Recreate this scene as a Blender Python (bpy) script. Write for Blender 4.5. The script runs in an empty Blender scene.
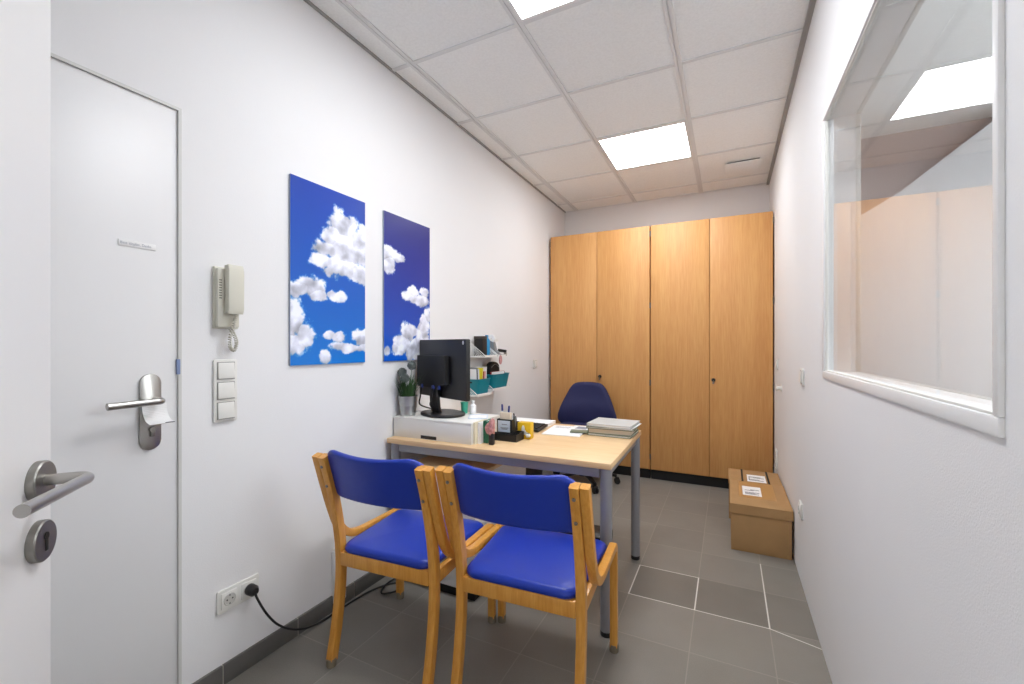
import bpy, bmesh, math, random
from mathutils import Vector, Matrix, noise
random.seed(7)
PI = math.pi
SC = bpy.context.scene
COL = SC.collection

# ------------------------------------------------------------------ room dimensions (metres)
EYE = 1.212
XL, XR = -1.62, 0.335            # left and right wall faces
YF, YB = -0.42, 4.57             # front and back wall faces
ZC = 2.6865                      # suspended ceiling
WT = 0.097                       # partition thickness
NX = 3.4                         # far wall of the next room
NY = 3.9                         # back wall of the next room


# ------------------------------------------------------------------ materials
def lin(c):
    return tuple(((v / 255.0) / 12.92 if v / 255.0 <= 0.04045 else ((v / 255.0 + 0.055) / 1.055) ** 2.4) for v in c) + (1.0,)


MATS = {}


def mat(name, rgb, rough=0.5, metal=0.0, bump=0.0, bscale=200.0, var=0.0, vscale=3.0, coat=0.0, spec=0.5):
    if name in MATS:
        return MATS[name]
    m = bpy.data.materials.new(name)
    m.use_nodes = True
    nt = m.node_tree
    N, L = nt.nodes, nt.links
    b = N['Principled BSDF']
    b.inputs['Base Color'].default_value = lin(rgb)
    b.inputs['Roughness'].default_value = rough
    b.inputs['Metallic'].default_value = metal
    b.inputs['Coat Weight'].default_value = coat
    b.inputs['Specular IOR Level'].default_value = spec
    tc = N.new('ShaderNodeTexCoord')
    if var:
        n = N.new('ShaderNodeTexNoise')
        n.inputs['Scale'].default_value = vscale
        n.inputs['Detail'].default_value = 5
        L.new(tc.outputs['Object'], n.inputs['Vector'])
        r = N.new('ShaderNodeValToRGB')
        c = lin(rgb)
        r.color_ramp.elements[0].position = 0.3
        r.color_ramp.elements[1].position = 0.7
        r.color_ramp.elements[0].color = (c[0] * (1 - var), c[1] * (1 - var), c[2] * (1 - var), 1)
        r.color_ramp.elements[1].color = (min(1, c[0] * (1 + var)), min(1, c[1] * (1 + var)), min(1, c[2] * (1 + var)), 1)
        L.new(n.outputs['Fac'], r.inputs['Fac'])
        L.new(r.outputs['Color'], b.inputs['Base Color'])
    if bump:
        n = N.new('ShaderNodeTexNoise')
        n.inputs['Scale'].default_value = bscale
        n.inputs['Detail'].default_value = 3
        L.new(tc.outputs['Object'], n.inputs['Vector'])
        bp = N.new('ShaderNodeBump')
        bp.inputs['Strength'].default_value = bump
        bp.inputs['Distance'].default_value = 0.002
        L.new(n.outputs['Fac'], bp.inputs['Height'])
        L.new(bp.outputs['Normal'], b.inputs['Normal'])
    MATS[name] = m
    return m


def wood(name, dark, light, stretch, rough=0.4, coat=0.1):
    """grain: noise stretched along one axis, plus fine pore flecks."""
    m = bpy.data.materials.new(name)
    m.use_nodes = True
    nt = m.node_tree
    N, L = nt.nodes, nt.links
    b = N['Principled BSDF']
    b.inputs['Roughness'].default_value = rough
    b.inputs['Coat Weight'].default_value = coat
    tc = N.new('ShaderNodeTexCoord')
    mp = N.new('ShaderNodeMapping')
    mp.inputs['Scale'].default_value = stretch
    L.new(tc.outputs['Object'], mp.inputs['Vector'])
    n1 = N.new('ShaderNodeTexNoise')
    n1.inputs['Scale'].default_value = 1.6
    n1.inputs['Detail'].default_value = 4
    n1.inputs['Distortion'].default_value = 0.6
    L.new(mp.outputs['Vector'], n1.inputs['Vector'])
    n2 = N.new('ShaderNodeTexNoise')
    n2.inputs['Scale'].default_value = 11
    n2.inputs['Detail'].default_value = 6
    L.new(mp.outputs['Vector'], n2.inputs['Vector'])
    mx = N.new('ShaderNodeMath')
    mx.operation = 'MULTIPLY_ADD'
    mx.inputs[1].default_value = 0.55
    L.new(n2.outputs['Fac'], mx.inputs[0])
    sc = N.new('ShaderNodeMath')
    sc.operation = 'MULTIPLY'
    sc.inputs[1].default_value = 0.45
    L.new(n1.outputs['Fac'], sc.inputs[0])
    L.new(sc.outputs[0], mx.inputs[2])
    r = N.new('ShaderNodeValToRGB')
    r.color_ramp.elements[0].position = 0.34
    r.color_ramp.elements[1].position = 0.64
    r.color_ramp.elements[0].color = lin(dark)
    r.color_ramp.elements[1].color = lin(light)
    L.new(mx.outputs[0], r.inputs['Fac'])
    L.new(r.outputs['Color'], b.inputs['Base Color'])
    MATS[name] = m
    return m


WALL = mat('wall_paint', (233, 233, 234), 0.65, bump=0.25, bscale=260, var=0.012, vscale=1.5, spec=0.25)
NEXTWALL = mat('next_room_wall', (212, 213, 216), 0.7, var=0.01, spec=0.2)
REDWALL = mat('next_room_back_wall', (172, 156, 154), 0.7, var=0.03, spec=0.2)
CEIL = mat('ceiling_tile', (247, 249, 249), 0.9, bump=0.9, bscale=420, var=0.035, vscale=90, spec=0.1)
GRID = mat('grid_bar', (226, 228, 229), 0.5)
EDGE = mat('edge_trim', (158, 158, 156), 0.5)
WHITE = mat('white_lacquer', (236, 236, 236), 0.35)
DOORW = mat('door_white', (228, 228, 229), 0.4, var=0.01, vscale=2)
FRAMEG = mat('door_frame_grey', (208, 208, 205), 0.45)
PLASTIC = mat('white_plastic', (226, 225, 220), 0.35)
IVORY = mat('ivory_plastic', (212, 210, 196), 0.4)
STEEL = mat('brushed_steel', (178, 176, 172), 0.3, 1.0)
STEELD = mat('satin_steel', (150, 148, 143), 0.36, 1.0)
GREYMET = mat('grey_powder_metal', (150, 151, 156), 0.4, 0.35)
BLACK = mat('black_plastic', (24, 24, 26), 0.4)
BLACKM = mat('black_matt', (16, 16, 17), 0.65)
DARK = mat('dark_gap', (38, 38, 38), 0.7)
BLUE = mat('blue_vinyl', (15, 52, 166), 0.36, bump=0.12, bscale=500)
NAVY = mat('navy_fabric', (30, 34, 82), 0.7, bump=0.35, bscale=600)
CARD = mat('cardboard', (172, 135, 90), 0.8, var=0.05, vscale=12)
TAPE = mat('parcel_tape', (188, 143, 88), 0.4)
PAPER = mat('paper', (240, 240, 240), 0.7)
CREAM = mat('cream_card', (228, 220, 196), 0.6)
GREEN = mat('green_card', (38, 112, 84), 0.5)
TEAL = mat('teal_plastic', (0, 124, 140), 0.4)
YEL = mat('yellow_card', (226, 184, 30), 0.5)
YEL2 = mat('yellow_folder', (222, 206, 40), 0.5)
PINK = mat('pink_speckle', (196, 142, 140), 0.7, var=0.3, vscale=90)
RED = mat('red_booklet', (168, 40, 48), 0.5)
ROSE = mat('rose_brochure', (226, 178, 172), 0.5)
SKYB = mat('blue_bottle', (40, 140, 190), 0.3)
GREYP = mat('grey_plastic', (126, 128, 130), 0.4)
NOTE = mat('note_paper', (222, 206, 186), 0.7)
INK = mat('ink', (70, 72, 80), 0.7)
INKL = mat('ink_pale', (142, 146, 160), 0.7)
ICE = mat('ice_blue_card', (206, 218, 234), 0.5)
PENB = mat('blue_pen', (30, 44, 120), 0.35)
SAGE = mat('sage_binder', (120, 126, 104), 0.5)
GLASSG = mat('grey_binder', (196, 200, 200), 0.4)
MINT = mat('mint_plastic', (70, 178, 150), 0.4)
ZINC = mat('zinc_bucket', (176, 178, 178), 0.33, 0.9, var=0.06, vscale=20)
LEAF = mat('grass_blade', (52, 88, 44), 0.6, var=0.3, vscale=60)
POMP = mat('dried_flower', (116, 124, 122), 0.8, var=0.25, vscale=120)
SOIL = mat('potting_soil', (58, 46, 36), 0.9)
TILEB = mat('skirting_tile', (96, 94, 91), 0.45, var=0.06, vscale=14)
GROUT = mat('skirting_grout', (176, 172, 162), 0.8)
GLIDE = mat('felt_glide', (128, 118, 100), 0.6)
BRASS = mat('key_steel', (150, 146, 138), 0.35, 0.9)

BEECH_V = wood('beech_vertical', (206, 146, 84), (220, 166, 102), (9, 9, 0.55), 0.5, 0.0)
BEECH_X = wood('beech_desktop', (218, 180, 132), (232, 200, 156), (0.7, 9, 9), 0.4)
BENT = wood('bent_beech', (206, 139, 50), (226, 164, 74), (14, 14, 1.2), 0.36, 0.25)


def floor_mat():
    m = bpy.data.materials.new('floor_tiles')
    m.use_nodes = True
    nt = m.node_tree
    N, L = nt.nodes, nt.links
    b = N['Principled BSDF']
    tc = N.new('ShaderNodeTexCoord')
    sp = N.new('ShaderNodeSeparateXYZ')
    L.new(tc.outputs['Object'], sp.inputs[0])

    def M(op, a, b_=None, c=None):
        n = N.new('ShaderNodeMath')
        n.operation = op
        for i, v in enumerate((a, b_, c)):
            if v is None:
                continue
            if isinstance(v, (int, float)):
                n.inputs[i].default_value = v
            else:
                L.new(v, n.inputs[i])
        return n.outputs[0]
    tx, ty = 0.2975, 0.3065
    u = M('DIVIDE', M('SUBTRACT', sp.outputs['X'], 0.1600), tx)
    v = M('DIVIDE', M('SUBTRACT', sp.outputs['Y'], 2.1520), ty)
    fu, fv = M('FLOOR', u), M('FLOOR', v)
    du = M('MULTIPLY', M('PINGPONG', u, 0.5), tx)
    dv = M('MULTIPLY', M('PINGPONG', v, 0.5), ty)
    dmin = M('MINIMUM', du, dv)
    grout = M('LESS_THAN', dmin, 0.0022)
    cv = N.new('ShaderNodeCombineXYZ')
    L.new(fu, cv.inputs[0])
    L.new(fv, cv.inputs[1])
    wn = N.new('ShaderNodeTexWhiteNoise')
    wn.noise_dimensions = '2D'
    L.new(cv.outputs[0], wn.inputs['Vector'])
    # the relaid row of tiles (v in 0..1, u > -2) and its fresh white joints
    inrow = M('MULTIPLY', M('COMPARE', fv, 0.0, 0.1), M('GREATER_THAN', u, -2.0))
    vlow = M('MULTIPLY', M('COMPARE', v, 0.0, 0.5), M('LESS_THAN', dv, 0.0026))
    vlow = M('MULTIPLY', M('MULTIPLY', vlow, M('GREATER_THAN', u, -2.01)), M('LESS_THAN', u, 0.02))
    cut = M('ABSOLUTE', M('ADD', v, M('MULTIPLY', u, 0.296)))
    cut = M('MULTIPLY', M('LESS_THAN', cut, 0.009), M('GREATER_THAN', u, 0.0))
    vlow = M('MAXIMUM', vlow, cut)
    vhi = M('MULTIPLY', M('MULTIPLY', M('COMPARE', v, 1.0, 0.3), M('LESS_THAN', dv, 0.0024)),
            M('MULTIPLY', M('GREATER_THAN', u, -2.01), M('LESS_THAN', u, -1.0)))
    vv = M('MULTIPLY', M('MULTIPLY', M('LESS_THAN', du, 0.0028), M('GREATER_THAN', u, -2.3)),
           M('COMPARE', v, 0.5, 0.51))
    vr = M('MULTIPLY', M('MULTIPLY', M('LESS_THAN', du, 0.0026), M('COMPARE', u, 0.0, 0.3)), M('COMPARE', v, 1.5, 0.51))
    fresh = M('MINIMUM', M('ADD', M('ADD', vlow, vhi), M('ADD', vv, vr)), 1.0)
    n1 = N.new('ShaderNodeTexNoise')
    n1.inputs['Scale'].default_value = 260
    n1.inputs['Detail'].default_value = 3
    L.new(tc.outputs['Object'], n1.inputs['Vector'])
    n2 = N.new('ShaderNodeTexNoise')
    n2.inputs['Scale'].default_value = 5
    n2.inputs['Detail'].default_value = 4
    L.new(tc.outputs['Object'], n2.inputs['Vector'])
    val = M('ADD', M('MULTIPLY', M('SUBTRACT', n1.outputs['Fac'], 0.5), 0.35),
            M('MULTIPLY', M('SUBTRACT', n2.outputs['Fac'], 0.5), 0.25))
    val = M('ADD', val, M('MULTIPLY', M('SUBTRACT', wn.outputs['Value'], 0.5), 0.16))
    val = M('SUBTRACT', M('ADD', val, 1.0), M('MULTIPLY', inrow, 0.22))
    mixc = N.new('ShaderNodeVectorMath')
    mixc.operation = 'SCALE'
    mixc.inputs[0].default_value = lin((136, 132, 125))[:3]
    L.new(val, mixc.inputs['Scale'])
    g1 = N.new('ShaderNodeMix')
    g1.data_type = 'RGBA'
    L.new(M('MULTIPLY', grout, 0.6), g1.inputs['Factor'])
    L.new(mixc.outputs[0], g1.inputs[6])
    g1.inputs[7].default_value = lin((160, 154, 144))
    g2 = N.new('ShaderNodeMix')
    g2.data_type = 'RGBA'
    L.new(fresh, g2.inputs['Factor'])
    L.new(g1.outputs[2], g2.inputs[6])
    g2.inputs[7].default_value = lin((222, 220, 214))
    L.new(g2.outputs[2], b.inputs['Base Color'])
    b.inputs['Roughness'].default_value = 0.42
    b.inputs['Specular IOR Level'].default_value = 0.4
    bp = N.new('ShaderNodeBump')
    bp.inputs['Strength'].default_value = 0.25
    bp.inputs['Distance'].default_value = 0.002
    L.new(M('SUBTRACT', n1.outputs['Fac'], grout), bp.inputs['Height'])
    L.new(bp.outputs['Normal'], b.inputs['Normal'])
    return m


FLOOR = floor_mat()


def glass_mat():
    m = bpy.data.materials.new('clear_glass')
    m.use_nodes = True
    nt = m.node_tree
    N, L = nt.nodes, nt.links
    N.remove(N['Principled BSDF'])
    out = N['Material Output']
    tr = N.new('ShaderNodeBsdfTransparent')
    tr.inputs['Color'].default_value = (0.982, 0.985, 0.985, 1)
    gl = N.new('ShaderNodeBsdfGlossy')
    gl.inputs['Roughness'].default_value = 0.0
    fr = N.new('ShaderNodeFresnel')
    ge = N.new('ShaderNodeNewGeometry')
    io = N.new('ShaderNodeMix')
    io.inputs[2].default_value = 1.52
    io.inputs[3].default_value = 1 / 1.52
    L.new(ge.outputs['Backfacing'], io.inputs[0])
    L.new(io.outputs[0], fr.inputs['IOR'])
    mx = N.new('ShaderNodeMixShader')
    L.new(fr.outputs[0], mx.inputs[0])
    L.new(tr.outputs[0], mx.inputs[1])
    L.new(gl.outputs[0], mx.inputs[2])
    L.new(mx.outputs[0], out.inputs['Surface'])
    return m


GLASS = glass_mat()


def emit_mat(name, strength, rgb=(1, 1, 1)):
    m = bpy.data.materials.new(name)
    m.use_nodes = True
    N, L = m.node_tree.nodes, m.node_tree.links
    N.remove(N['Principled BSDF'])
    e = N.new('ShaderNodeEmission')
    e.inputs['Color'].default_value = rgb + (1,)
    e.inputs['Strength'].default_value = strength
    L.new(e.outputs[0], N['Material Output'].inputs['Surface'])
    return m


LED = emit_mat('led_panel', 12.6, (0.965, 0.99, 1.025))
LEDB = emit_mat('led_panel_back', 9.5, (0.965, 0.99, 1.025))
NEXTFILL = emit_mat('next_room_fill_panel', 5.4, (0.97, 1.0, 1.02))  # emission of the unseen panel added to brighten the next room


def color_attr_mat(name, rough=0.35):
    m = bpy.data.materials.new(name)
    m.use_nodes = True
    N, L = m.node_tree.nodes, m.node_tree.links
    a = N.new('ShaderNodeVertexColor')
    a.layer_name = 'print'
    L.new(a.outputs['Color'], N['Principled BSDF'].inputs['Base Color'])
    N['Principled BSDF'].inputs['Roughness'].default_value = rough
    return m


# ------------------------------------------------------------------ mesh builder
def round_rect(w, h, r, n=6):
    pts = []
    for cx, cy, a0 in ((w / 2 - r, h / 2 - r, 0), (-w / 2 + r, h / 2 - r, 90), (-w / 2 + r, -h / 2 + r, 180), (w / 2 - r, -h / 2 + r, 270)):
        for k in range(n + 1):
            a = math.radians(a0 + 90 * k / n)
            pts.append((cx + r * math.cos(a), cy + r * math.sin(a)))
    return pts


def spline(pts, n=8):
    P = [Vector(p) for p in pts]
    P = [P[0] * 2 - P[1]] + P + [P[-1] * 2 - P[-2]]
    out = []
    for i in range(1, len(P) - 2):
        a, b, c, d = P[i - 1:i + 3]
        for k in range(n):
            t = k / n
            out.append(0.5 * ((2 * b) + (c - a) * t + (2 * a - 5 * b + 4 * c - d) * t * t + (3 * b - a - 3 * c + d) * t ** 3))
    out.append(P[-2])
    return out


def fillet(pts, radii, n=6):
    P = [Vector(p) for p in pts]
    out = [P[0]]
    for i in range(1, len(P) - 1):
        r = radii[i - 1] if isinstance(radii, (list, tuple)) else radii
        a, b = (P[i - 1] - P[i]).normalized(), (P[i + 1] - P[i]).normalized()
        ang = a.angle(b)
        t = r / math.tan(ang / 2)
        p0, p1 = P[i] + a * t, P[i] + b * t
        c = P[i] + (a + b).normalized() * (r / math.sin(ang / 2))
        v0, v1 = p0 - c, p1 - c
        for k in range(n + 1):
            out.append(c + v0.slerp(v1, k / n).normalized() * r if r > 1e-6 else P[i])
    out.append(P[-1])
    return out


class B:
    def __init__(s):
        s.bm = bmesh.new()

    def _x(s, verts, M):
        if M is not None:
            bmesh.ops.transform(s.bm, matrix=M, verts=verts)

    def box(s, x0, x1, y0, y1, z0, z1, bev=0.0, seg=2, M=None):
        t = bmesh.new()
        v = [t.verts.new(p) for p in ((x0, y0, z0), (x1, y0, z0), (x1, y1, z0), (x0, y1, z0), (x0, y0, z1), (x1, y0, z1), (x1, y1, z1), (x0, y1, z1))]
        for f in ((3, 2, 1, 0), (4, 5, 6, 7), (0, 1, 5, 4), (1, 2, 6, 5), (2, 3, 7, 6), (3, 0, 4, 7)):
            t.faces.new([v[i] for i in f])
        if bev:
            bmesh.ops.bevel(t, geom=t.edges[:], offset=bev, segments=seg, profile=0.5, affect='EDGES')
        s._merge(t, M)
        return s

    def _merge(s, t, M=None):
        if M is not None:
            bmesh.ops.transform(t, matrix=M, verts=t.verts[:])
        me = bpy.data.meshes.new('tmp')
        t.to_mesh(me)
        t.free()
        s.bm.from_mesh(me)
        bpy.data.meshes.remove(me)

    def sweep(s, path, prof, up=(0, 0, 1), caps=True, closed=False, scale=None):
        """prof: 2-D outline; first axis runs along 'side', second along the in-plane normal."""
        P = [Vector(p) for p in path]
        n = len(P)
        rings = []
        side = None
        for i, p in enumerate(P):
            if closed:
                t = (P[(i + 1) % n] - P[i - 1]).normalized()
            else:
                t = (P[min(i + 1, n - 1)] - P[max(i - 1, 0)]).normalized()
            if side is None:
                side = t.cross(Vector(up))
                if side.length < 1e-4:
                    side = t.cross(Vector((1, 0, 0)))
            side = (side - t * side.dot(t)).normalized()
            nor = side.cross(t)
            k = scale[i] if scale else 1
            # mitre: widen on bends
            rings.append([s.bm.verts.new(p + side * a * k + nor * b * k) for a, b in prof])
        m = len(prof)
        for i in range(n if closed else n - 1):
            r0, r1 = rings[i], rings[(i + 1) % n]
            for j in range(m):
                s.bm.faces.new((r0[j], r0[(j + 1) % m], r1[(j + 1) % m], r1[j]))
        if caps and not closed:
            s.bm.faces.new(rings[0][::-1])
            s.bm.faces.new(rings[-1])
        return s

    def planar(s, path, x, wx, t, bev=0.004):
        """bent lamination lying in the plane x = const: path of (y, z), width wx along x, thickness t."""
        P = [Vector((p[0], p[1])) for p in path]
        prof = round_rect(wx, t, bev, 2)
        n = len(P)
        rings = []
        for i, p in enumerate(P):
            d0 = (P[i] - P[i - 1]).normalized() if i else None
            d1 = (P[i + 1] - P[i]).normalized() if i < n - 1 else None
            d = ((d0 or d1) + (d1 or d0)).normalized()
            nor = Vector((-d.y, d.x))
            k = 1.0 / max(0.5, d.dot(d0 or d1))
            rings.append([s.bm.verts.new((x + a, p.x + nor.x * b * k, p.y + nor.y * b * k)) for a, b in prof])
        m = len(prof)
        for i in range(n - 1):
            for j in range(m):
                s.bm.faces.new((rings[i][j], rings[i][(j + 1) % m], rings[i + 1][(j + 1) % m], rings[i + 1][j]))
        s.bm.faces.new(rings[0][::-1])
        s.bm.faces.new(rings[-1])
        return s

    def tube(s, path, r, n=12, closed=False, scale=None):
        return s.sweep(path, [(r * math.cos(2 * PI * k / n), r * math.sin(2 * PI * k / n)) for k in range(n)], up=(0.13, 0.21, 0.97), closed=closed, scale=scale)

    def lathe(s, prof, n=32, M=None, c=(0, 0, 0)):
        vs, rings = [], []
        for r, z in prof:
            if r < 1e-6:
                ring = [s.bm.verts.new((c[0], c[1], c[2] + z))]
            else:
                ring = [s.bm.verts.new((c[0] + r * math.cos(2 * PI * k / n), c[1] + r * math.sin(2 * PI * k / n), c[2] + z)) for k in range(n)]
            rings.append(ring)
            vs += ring
        for a, b in zip(rings, rings[1:]):
            for k in range(n):
                k2 = (k + 1) % n
                if len(a) == 1 and len(b) == 1:
                    continue
                if len(a) == 1:
                    s.bm.faces.new((a[0], b[k2], b[k]))
                elif len(b) == 1:
                    s.bm.faces.new((a[k], a[k2], b[0]))
                else:
                    s.bm.faces.new((a[k], a[k2], b[k2], b[k]))
        s._x(vs, M)
        return s

    def prism(s, poly, y0, y1, axis='y', M=None, bev=0.0):
        """extrude a 2-D outline. axis y: outline in (x, z); axis x: in (y, z); axis z: in (x, y)."""
        t = bmesh.new()

        def pt(p, h):
            return {'y': (p[0], h, p[1]), 'x': (h, p[0], p[1]), 'z': (p[0], p[1], h)}[axis]
        a = [t.verts.new(pt(p, y0)) for p in poly]
        b = [t.verts.new(pt(p, y1)) for p in poly]
        t.faces.new(a)
        t.faces.new(b[::-1])
        for i in range(len(poly)):
            j = (i + 1) % len(poly)
            t.faces.new((a[j], a[i], b[i], b[j]))
        if bev:
            ed = [e for e in t.edges if len(e.link_faces) == 2 and (len(e.link_faces[0].verts) > 4 or len(e.link_faces[1].verts) > 4 or len(poly) == 4)]
            bmesh.ops.bevel(t, geom=ed, offset=bev, segments=2, profile=0.5, affect='EDGES')
        s._merge(t, M)
        return s

    def pillow(s, outline, thick, fn=None, edge=0.35, dome=0.0):
        """closed cushion from a 2-D outline; fn maps (u, v, w) to a point, w runs through the thickness."""
        fn = fn or (lambda u, v, w: (u, v, w))
        cu = sum(p[0] for p in outline) / len(outline)
        cv = sum(p[1] for p in outline) / len(outline)
        size = min(max(p[0] for p in outline) - cu, max(p[1] for p in outline) - cv)
        e = thick * edge
        prof = []
        for q in (0.03, 0.25, 0.5, 0.75):
            prof.append((q, -thick / 2 - dome * (1 - q * q) * 0))
        for k in range(5):
            a = PI / 2 * k / 4
            prof.append((1 - e / size + e / size * math.sin(a), -thick / 2 + e - e * math.cos(a)))
        for k in range(5):
            a = PI / 2 * k / 4
            prof.append((1 - e / size + e / size * math.cos(a), thick / 2 - e + e * math.sin(a)))
        for q in (0.75, 0.5, 0.25, 0.03):
            prof.append((q, thick / 2))
        prof = [(q, w + (dome * (1 - q * q) if w > 0 else 0)) for q, w in prof]
        rings = [[s.bm.verts.new(fn(cu + (p[0] - cu) * q, cv + (p[1] - cv) * q, w)) for p in outline] for q, w in prof]
        m = len(outline)
        for a, b in zip(rings, rings[1:]):
            for j in range(m):
                s.bm.faces.new((a[j], a[(j + 1) % m], b[(j + 1) % m], b[j]))
        s.bm.faces.new(rings[0][::-1])
        s.bm.faces.new(rings[-1])
        return s

    def quad(s, pts):
        s.bm.faces.new([s.bm.verts.new(p) for p in pts])
        return s

    def build(s, name, m, parent=None, ang=38, loc=None, M=None, flat=False):
        bm = s.bm
        if M is not None:
            bmesh.ops.transform(bm, matrix=M, verts=bm.verts[:])
        bmesh.ops.recalc_face_normals(bm, faces=bm.faces[:])
        lim = math.radians(ang)
        for f in bm.faces:
            f.smooth = not flat
        for e in bm.edges:
            if len(e.link_faces) == 2 and e.calc_face_angle(0) > lim:
                e.smooth = False
        me = bpy.data.meshes.new(name)
        bm.to_mesh(me)
        bm.free()
        o = bpy.data.objects.new(name, me)
        me.materials.append(m)
        COL.objects.link(o)
        if parent is not None:
            o.parent = parent
        if loc is not None:
            o.location = loc
        return o


def thing(name, label, cat, loc=(0, 0, 0), rz=0.0, group=None):
    o = bpy.data.objects.new(name, None)
    o.empty_display_size = 0.1
    COL.objects.link(o)
    o.location = loc
    o.rotation_euler = (0, 0, rz)
    o['label'] = label
    o['category'] = cat
    if group:
        o['group'] = group
    return o


def tag(o, label, cat, group=None):
    o['label'] = label
    o['category'] = cat
    if group:
        o['group'] = group
    return o


def struct(o):
    o['kind'] = 'structure'
    return o


def dup(root, loc, rz, label):
    r = root.copy()
    COL.objects.link(r)
    r.location = loc
    r.rotation_euler = (0, 0, rz)
    r['label'] = label
    for ch in list(root.children):
        c = ch.copy()
        COL.objects.link(c)
        c.parent = r
        for g in ch.children:
            d = g.copy()
            COL.objects.link(d)
            d.parent = c
    return r


def text_bm(txt, size):
    cu = bpy.data.curves.new('t', 'FONT')
    cu.body = txt
    cu.size = size
    ob = bpy.data.objects.new('t', cu)
    COL.objects.link(ob)
    bpy.context.view_layer.update()
    me = bpy.data.meshes.new_from_object(ob.evaluated_get(bpy.context.evaluated_depsgraph_get()))
    b = B()
    b.bm.from_mesh(me)
    bpy.data.objects.remove(ob)
    bpy.data.curves.remove(cu)
    bpy.data.meshes.remove(me)
    return b


T = Matrix.Translation


def R(a, ax):
    return Matrix.Rotation(math.radians(a), 4, ax)


# ------------------------------------------------------------------ the setting
b = B().box(XL - 0.12, NX + 0.1, YF - 1.6, YB + 0.1, -0.1, 0)
struct(b.build('floor', FLOOR))

# left wall with an opening for the flush door (Y -0.06 .. 0.80)
DY0, DY1, DZ = -0.075, 0.797, 1.995
b = B()
b.box(XL - 0.12, XL, DY1, YB + 0.1, 0, ZC + 0.05)
b.box(XL - 0.12, XL, YF - 0.1, DY0, 0, ZC + 0.05)
b.box(XL - 0.12, XL, DY0, DY1, DZ, ZC + 0.05)
struct(b.build('wall_left', WALL))

d2 = struct(B().box(XL - 0.046, XL - 0.006, DY0 + 0.0093, DY1 - 0.0093, 0.004, DZ - 0.0093, 0.0004).build('door_2', DOORW))
b = B()
b.box(XL - 0.10, XL + 0.001, DY0, DY0 + 0.009, 0, DZ)
b.box(XL - 0.10, XL + 0.001, DY1 - 0.009, DY1, 0, DZ)
b.box(XL - 0.10, XL + 0.001, DY0 + 0.009, DY1 - 0.009, DZ - 0.009, DZ)
b.build('door_frame', FRAMEG, d2)
B().box(XL - 0.1, XL - 0.052, DY0 + 0.009, DY1 - 0.009, 0, DZ - 0.009).build('door_backing', FRAMEG, d2)
B().box(XL - 0.006, XL + 0.0025, DY1 - 0.014, DY1 - 0.004, EYE - 0.095, EYE - 0.045, 0.001).build('strike_plate', mat('blue_grey_plate', (128, 146, 186), 0.4), d2)


def lever(parent, path, r, name='lever_handle', m=STEEL):
    return B().tube(fillet(path, 0.014, 6), r, 14).build(name, m, parent)


# long back plate + lever + cylinder of the left-wall door: local frame with +X out of the wall
px = XL - 0.006
pl = B().prism([(p[0] + 0.711, p[1] + EYE - 0.208) for p in round_rect(0.056, 0.238, 0.0275, 8)], px, px + 0.008, 'x', bev=0.002).build('handle_plate', STEEL, d2)
B().lathe([(0.0, 0.0), (0.011, 0.0), (0.011, 0.012), (0.0, 0.012)], 16, T((px + 0.006, 0.722, EYE - 0.175)) @ R(90, 'Y')).build('handle_neck', STEELD, pl)
B().tube(fillet([(px + 0.008, 0.722, EYE - 0.172), (px + 0.056, 0.722, EYE - 0.172), (px + 0.056, 0.586, EYE - 0.174)], 0.014), 0.0105, 14).build('lever_handle', STEEL, d2)
B().lathe([(0, 0), (0.0085, 0), (0.0085, 0.012), (0, 0.012)], 16, T((px + 0.007, 0.713, EYE - 0.262)) @ R(90, 'Y')).box(px + 0.006, px + 0.018, 0.7075, 0.7185, EYE - 0.285, EYE - 0.26, 0.002).build('lock_cylinder', STEELD, d2)

# white paper tag hung over the door lever
b = B()
pp = spline([(px + 0.013, 0, EYE - 0.183), (px + 0.018, 0, EYE - 0.21), (px + 0.035, 0, EYE - 0.232), (px + 0.06, 0, EYE - 0.242)], 5)
for i in range(len(pp) - 1):
    p, q = pp[i], pp[i + 1]
    for yy in ((0.685, 0.75),):
        vs = [b.bm.verts.new(v) for v in ((p.x, yy[0], p.z), (p.x, yy[1], p.z), (q.x, yy[1], q.z), (q.x, yy[0], q.z),
                                         (p.x + 0.002, yy[0], p.z + 0.001), (p.x + 0.002, yy[1], p.z + 0.001), (q.x + 0.002, yy[1], q.z + 0.0015), (q.x + 0.002, yy[0], q.z + 0.0015))]
        for f in ((0, 1, 2, 3), (7, 6, 5, 4), (0, 4, 5, 1), (2, 6, 7, 3), (1, 5, 6, 2), (0, 3, 7, 4)):
            b.bm.faces.new([vs[k] for k in f])
flap = tag(b.build('lock_tag', PAPER), 'curled white tag over the lock of the door in the left wall', 'tag')
B().box(-0.012, 0.012, -0.0012, 0.0012, 0, 0.002).build('print_mark', INK, flap, M=T((px + 0.062, 0.738, EYE - 0.2405)) @ R(80, 'Z'))

# small sign on that door
sg = tag(B().box(XL - 0.006, XL - 0.003, 0.632, 0.727, EYE + 0.300, EYE + 0.3185, 0.0008).build('door_sign', PAPER), 'small white strip sign with one line of print on the left-wall door', 'sign')
text_bm('Bitte klopfen, Danke', 0.0115).build('sign_text', INKL, sg, M=T((XL - 0.0028, 0.636, EYE + 0.3055)) @ Matrix(((0, 0, 1, 0), (1, 0, 0, 0), (0, 1, 0, 0), (0, 0, 0, 1))) @ Matrix.Scale(0.82, 4, (1, 0, 0)))

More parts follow.
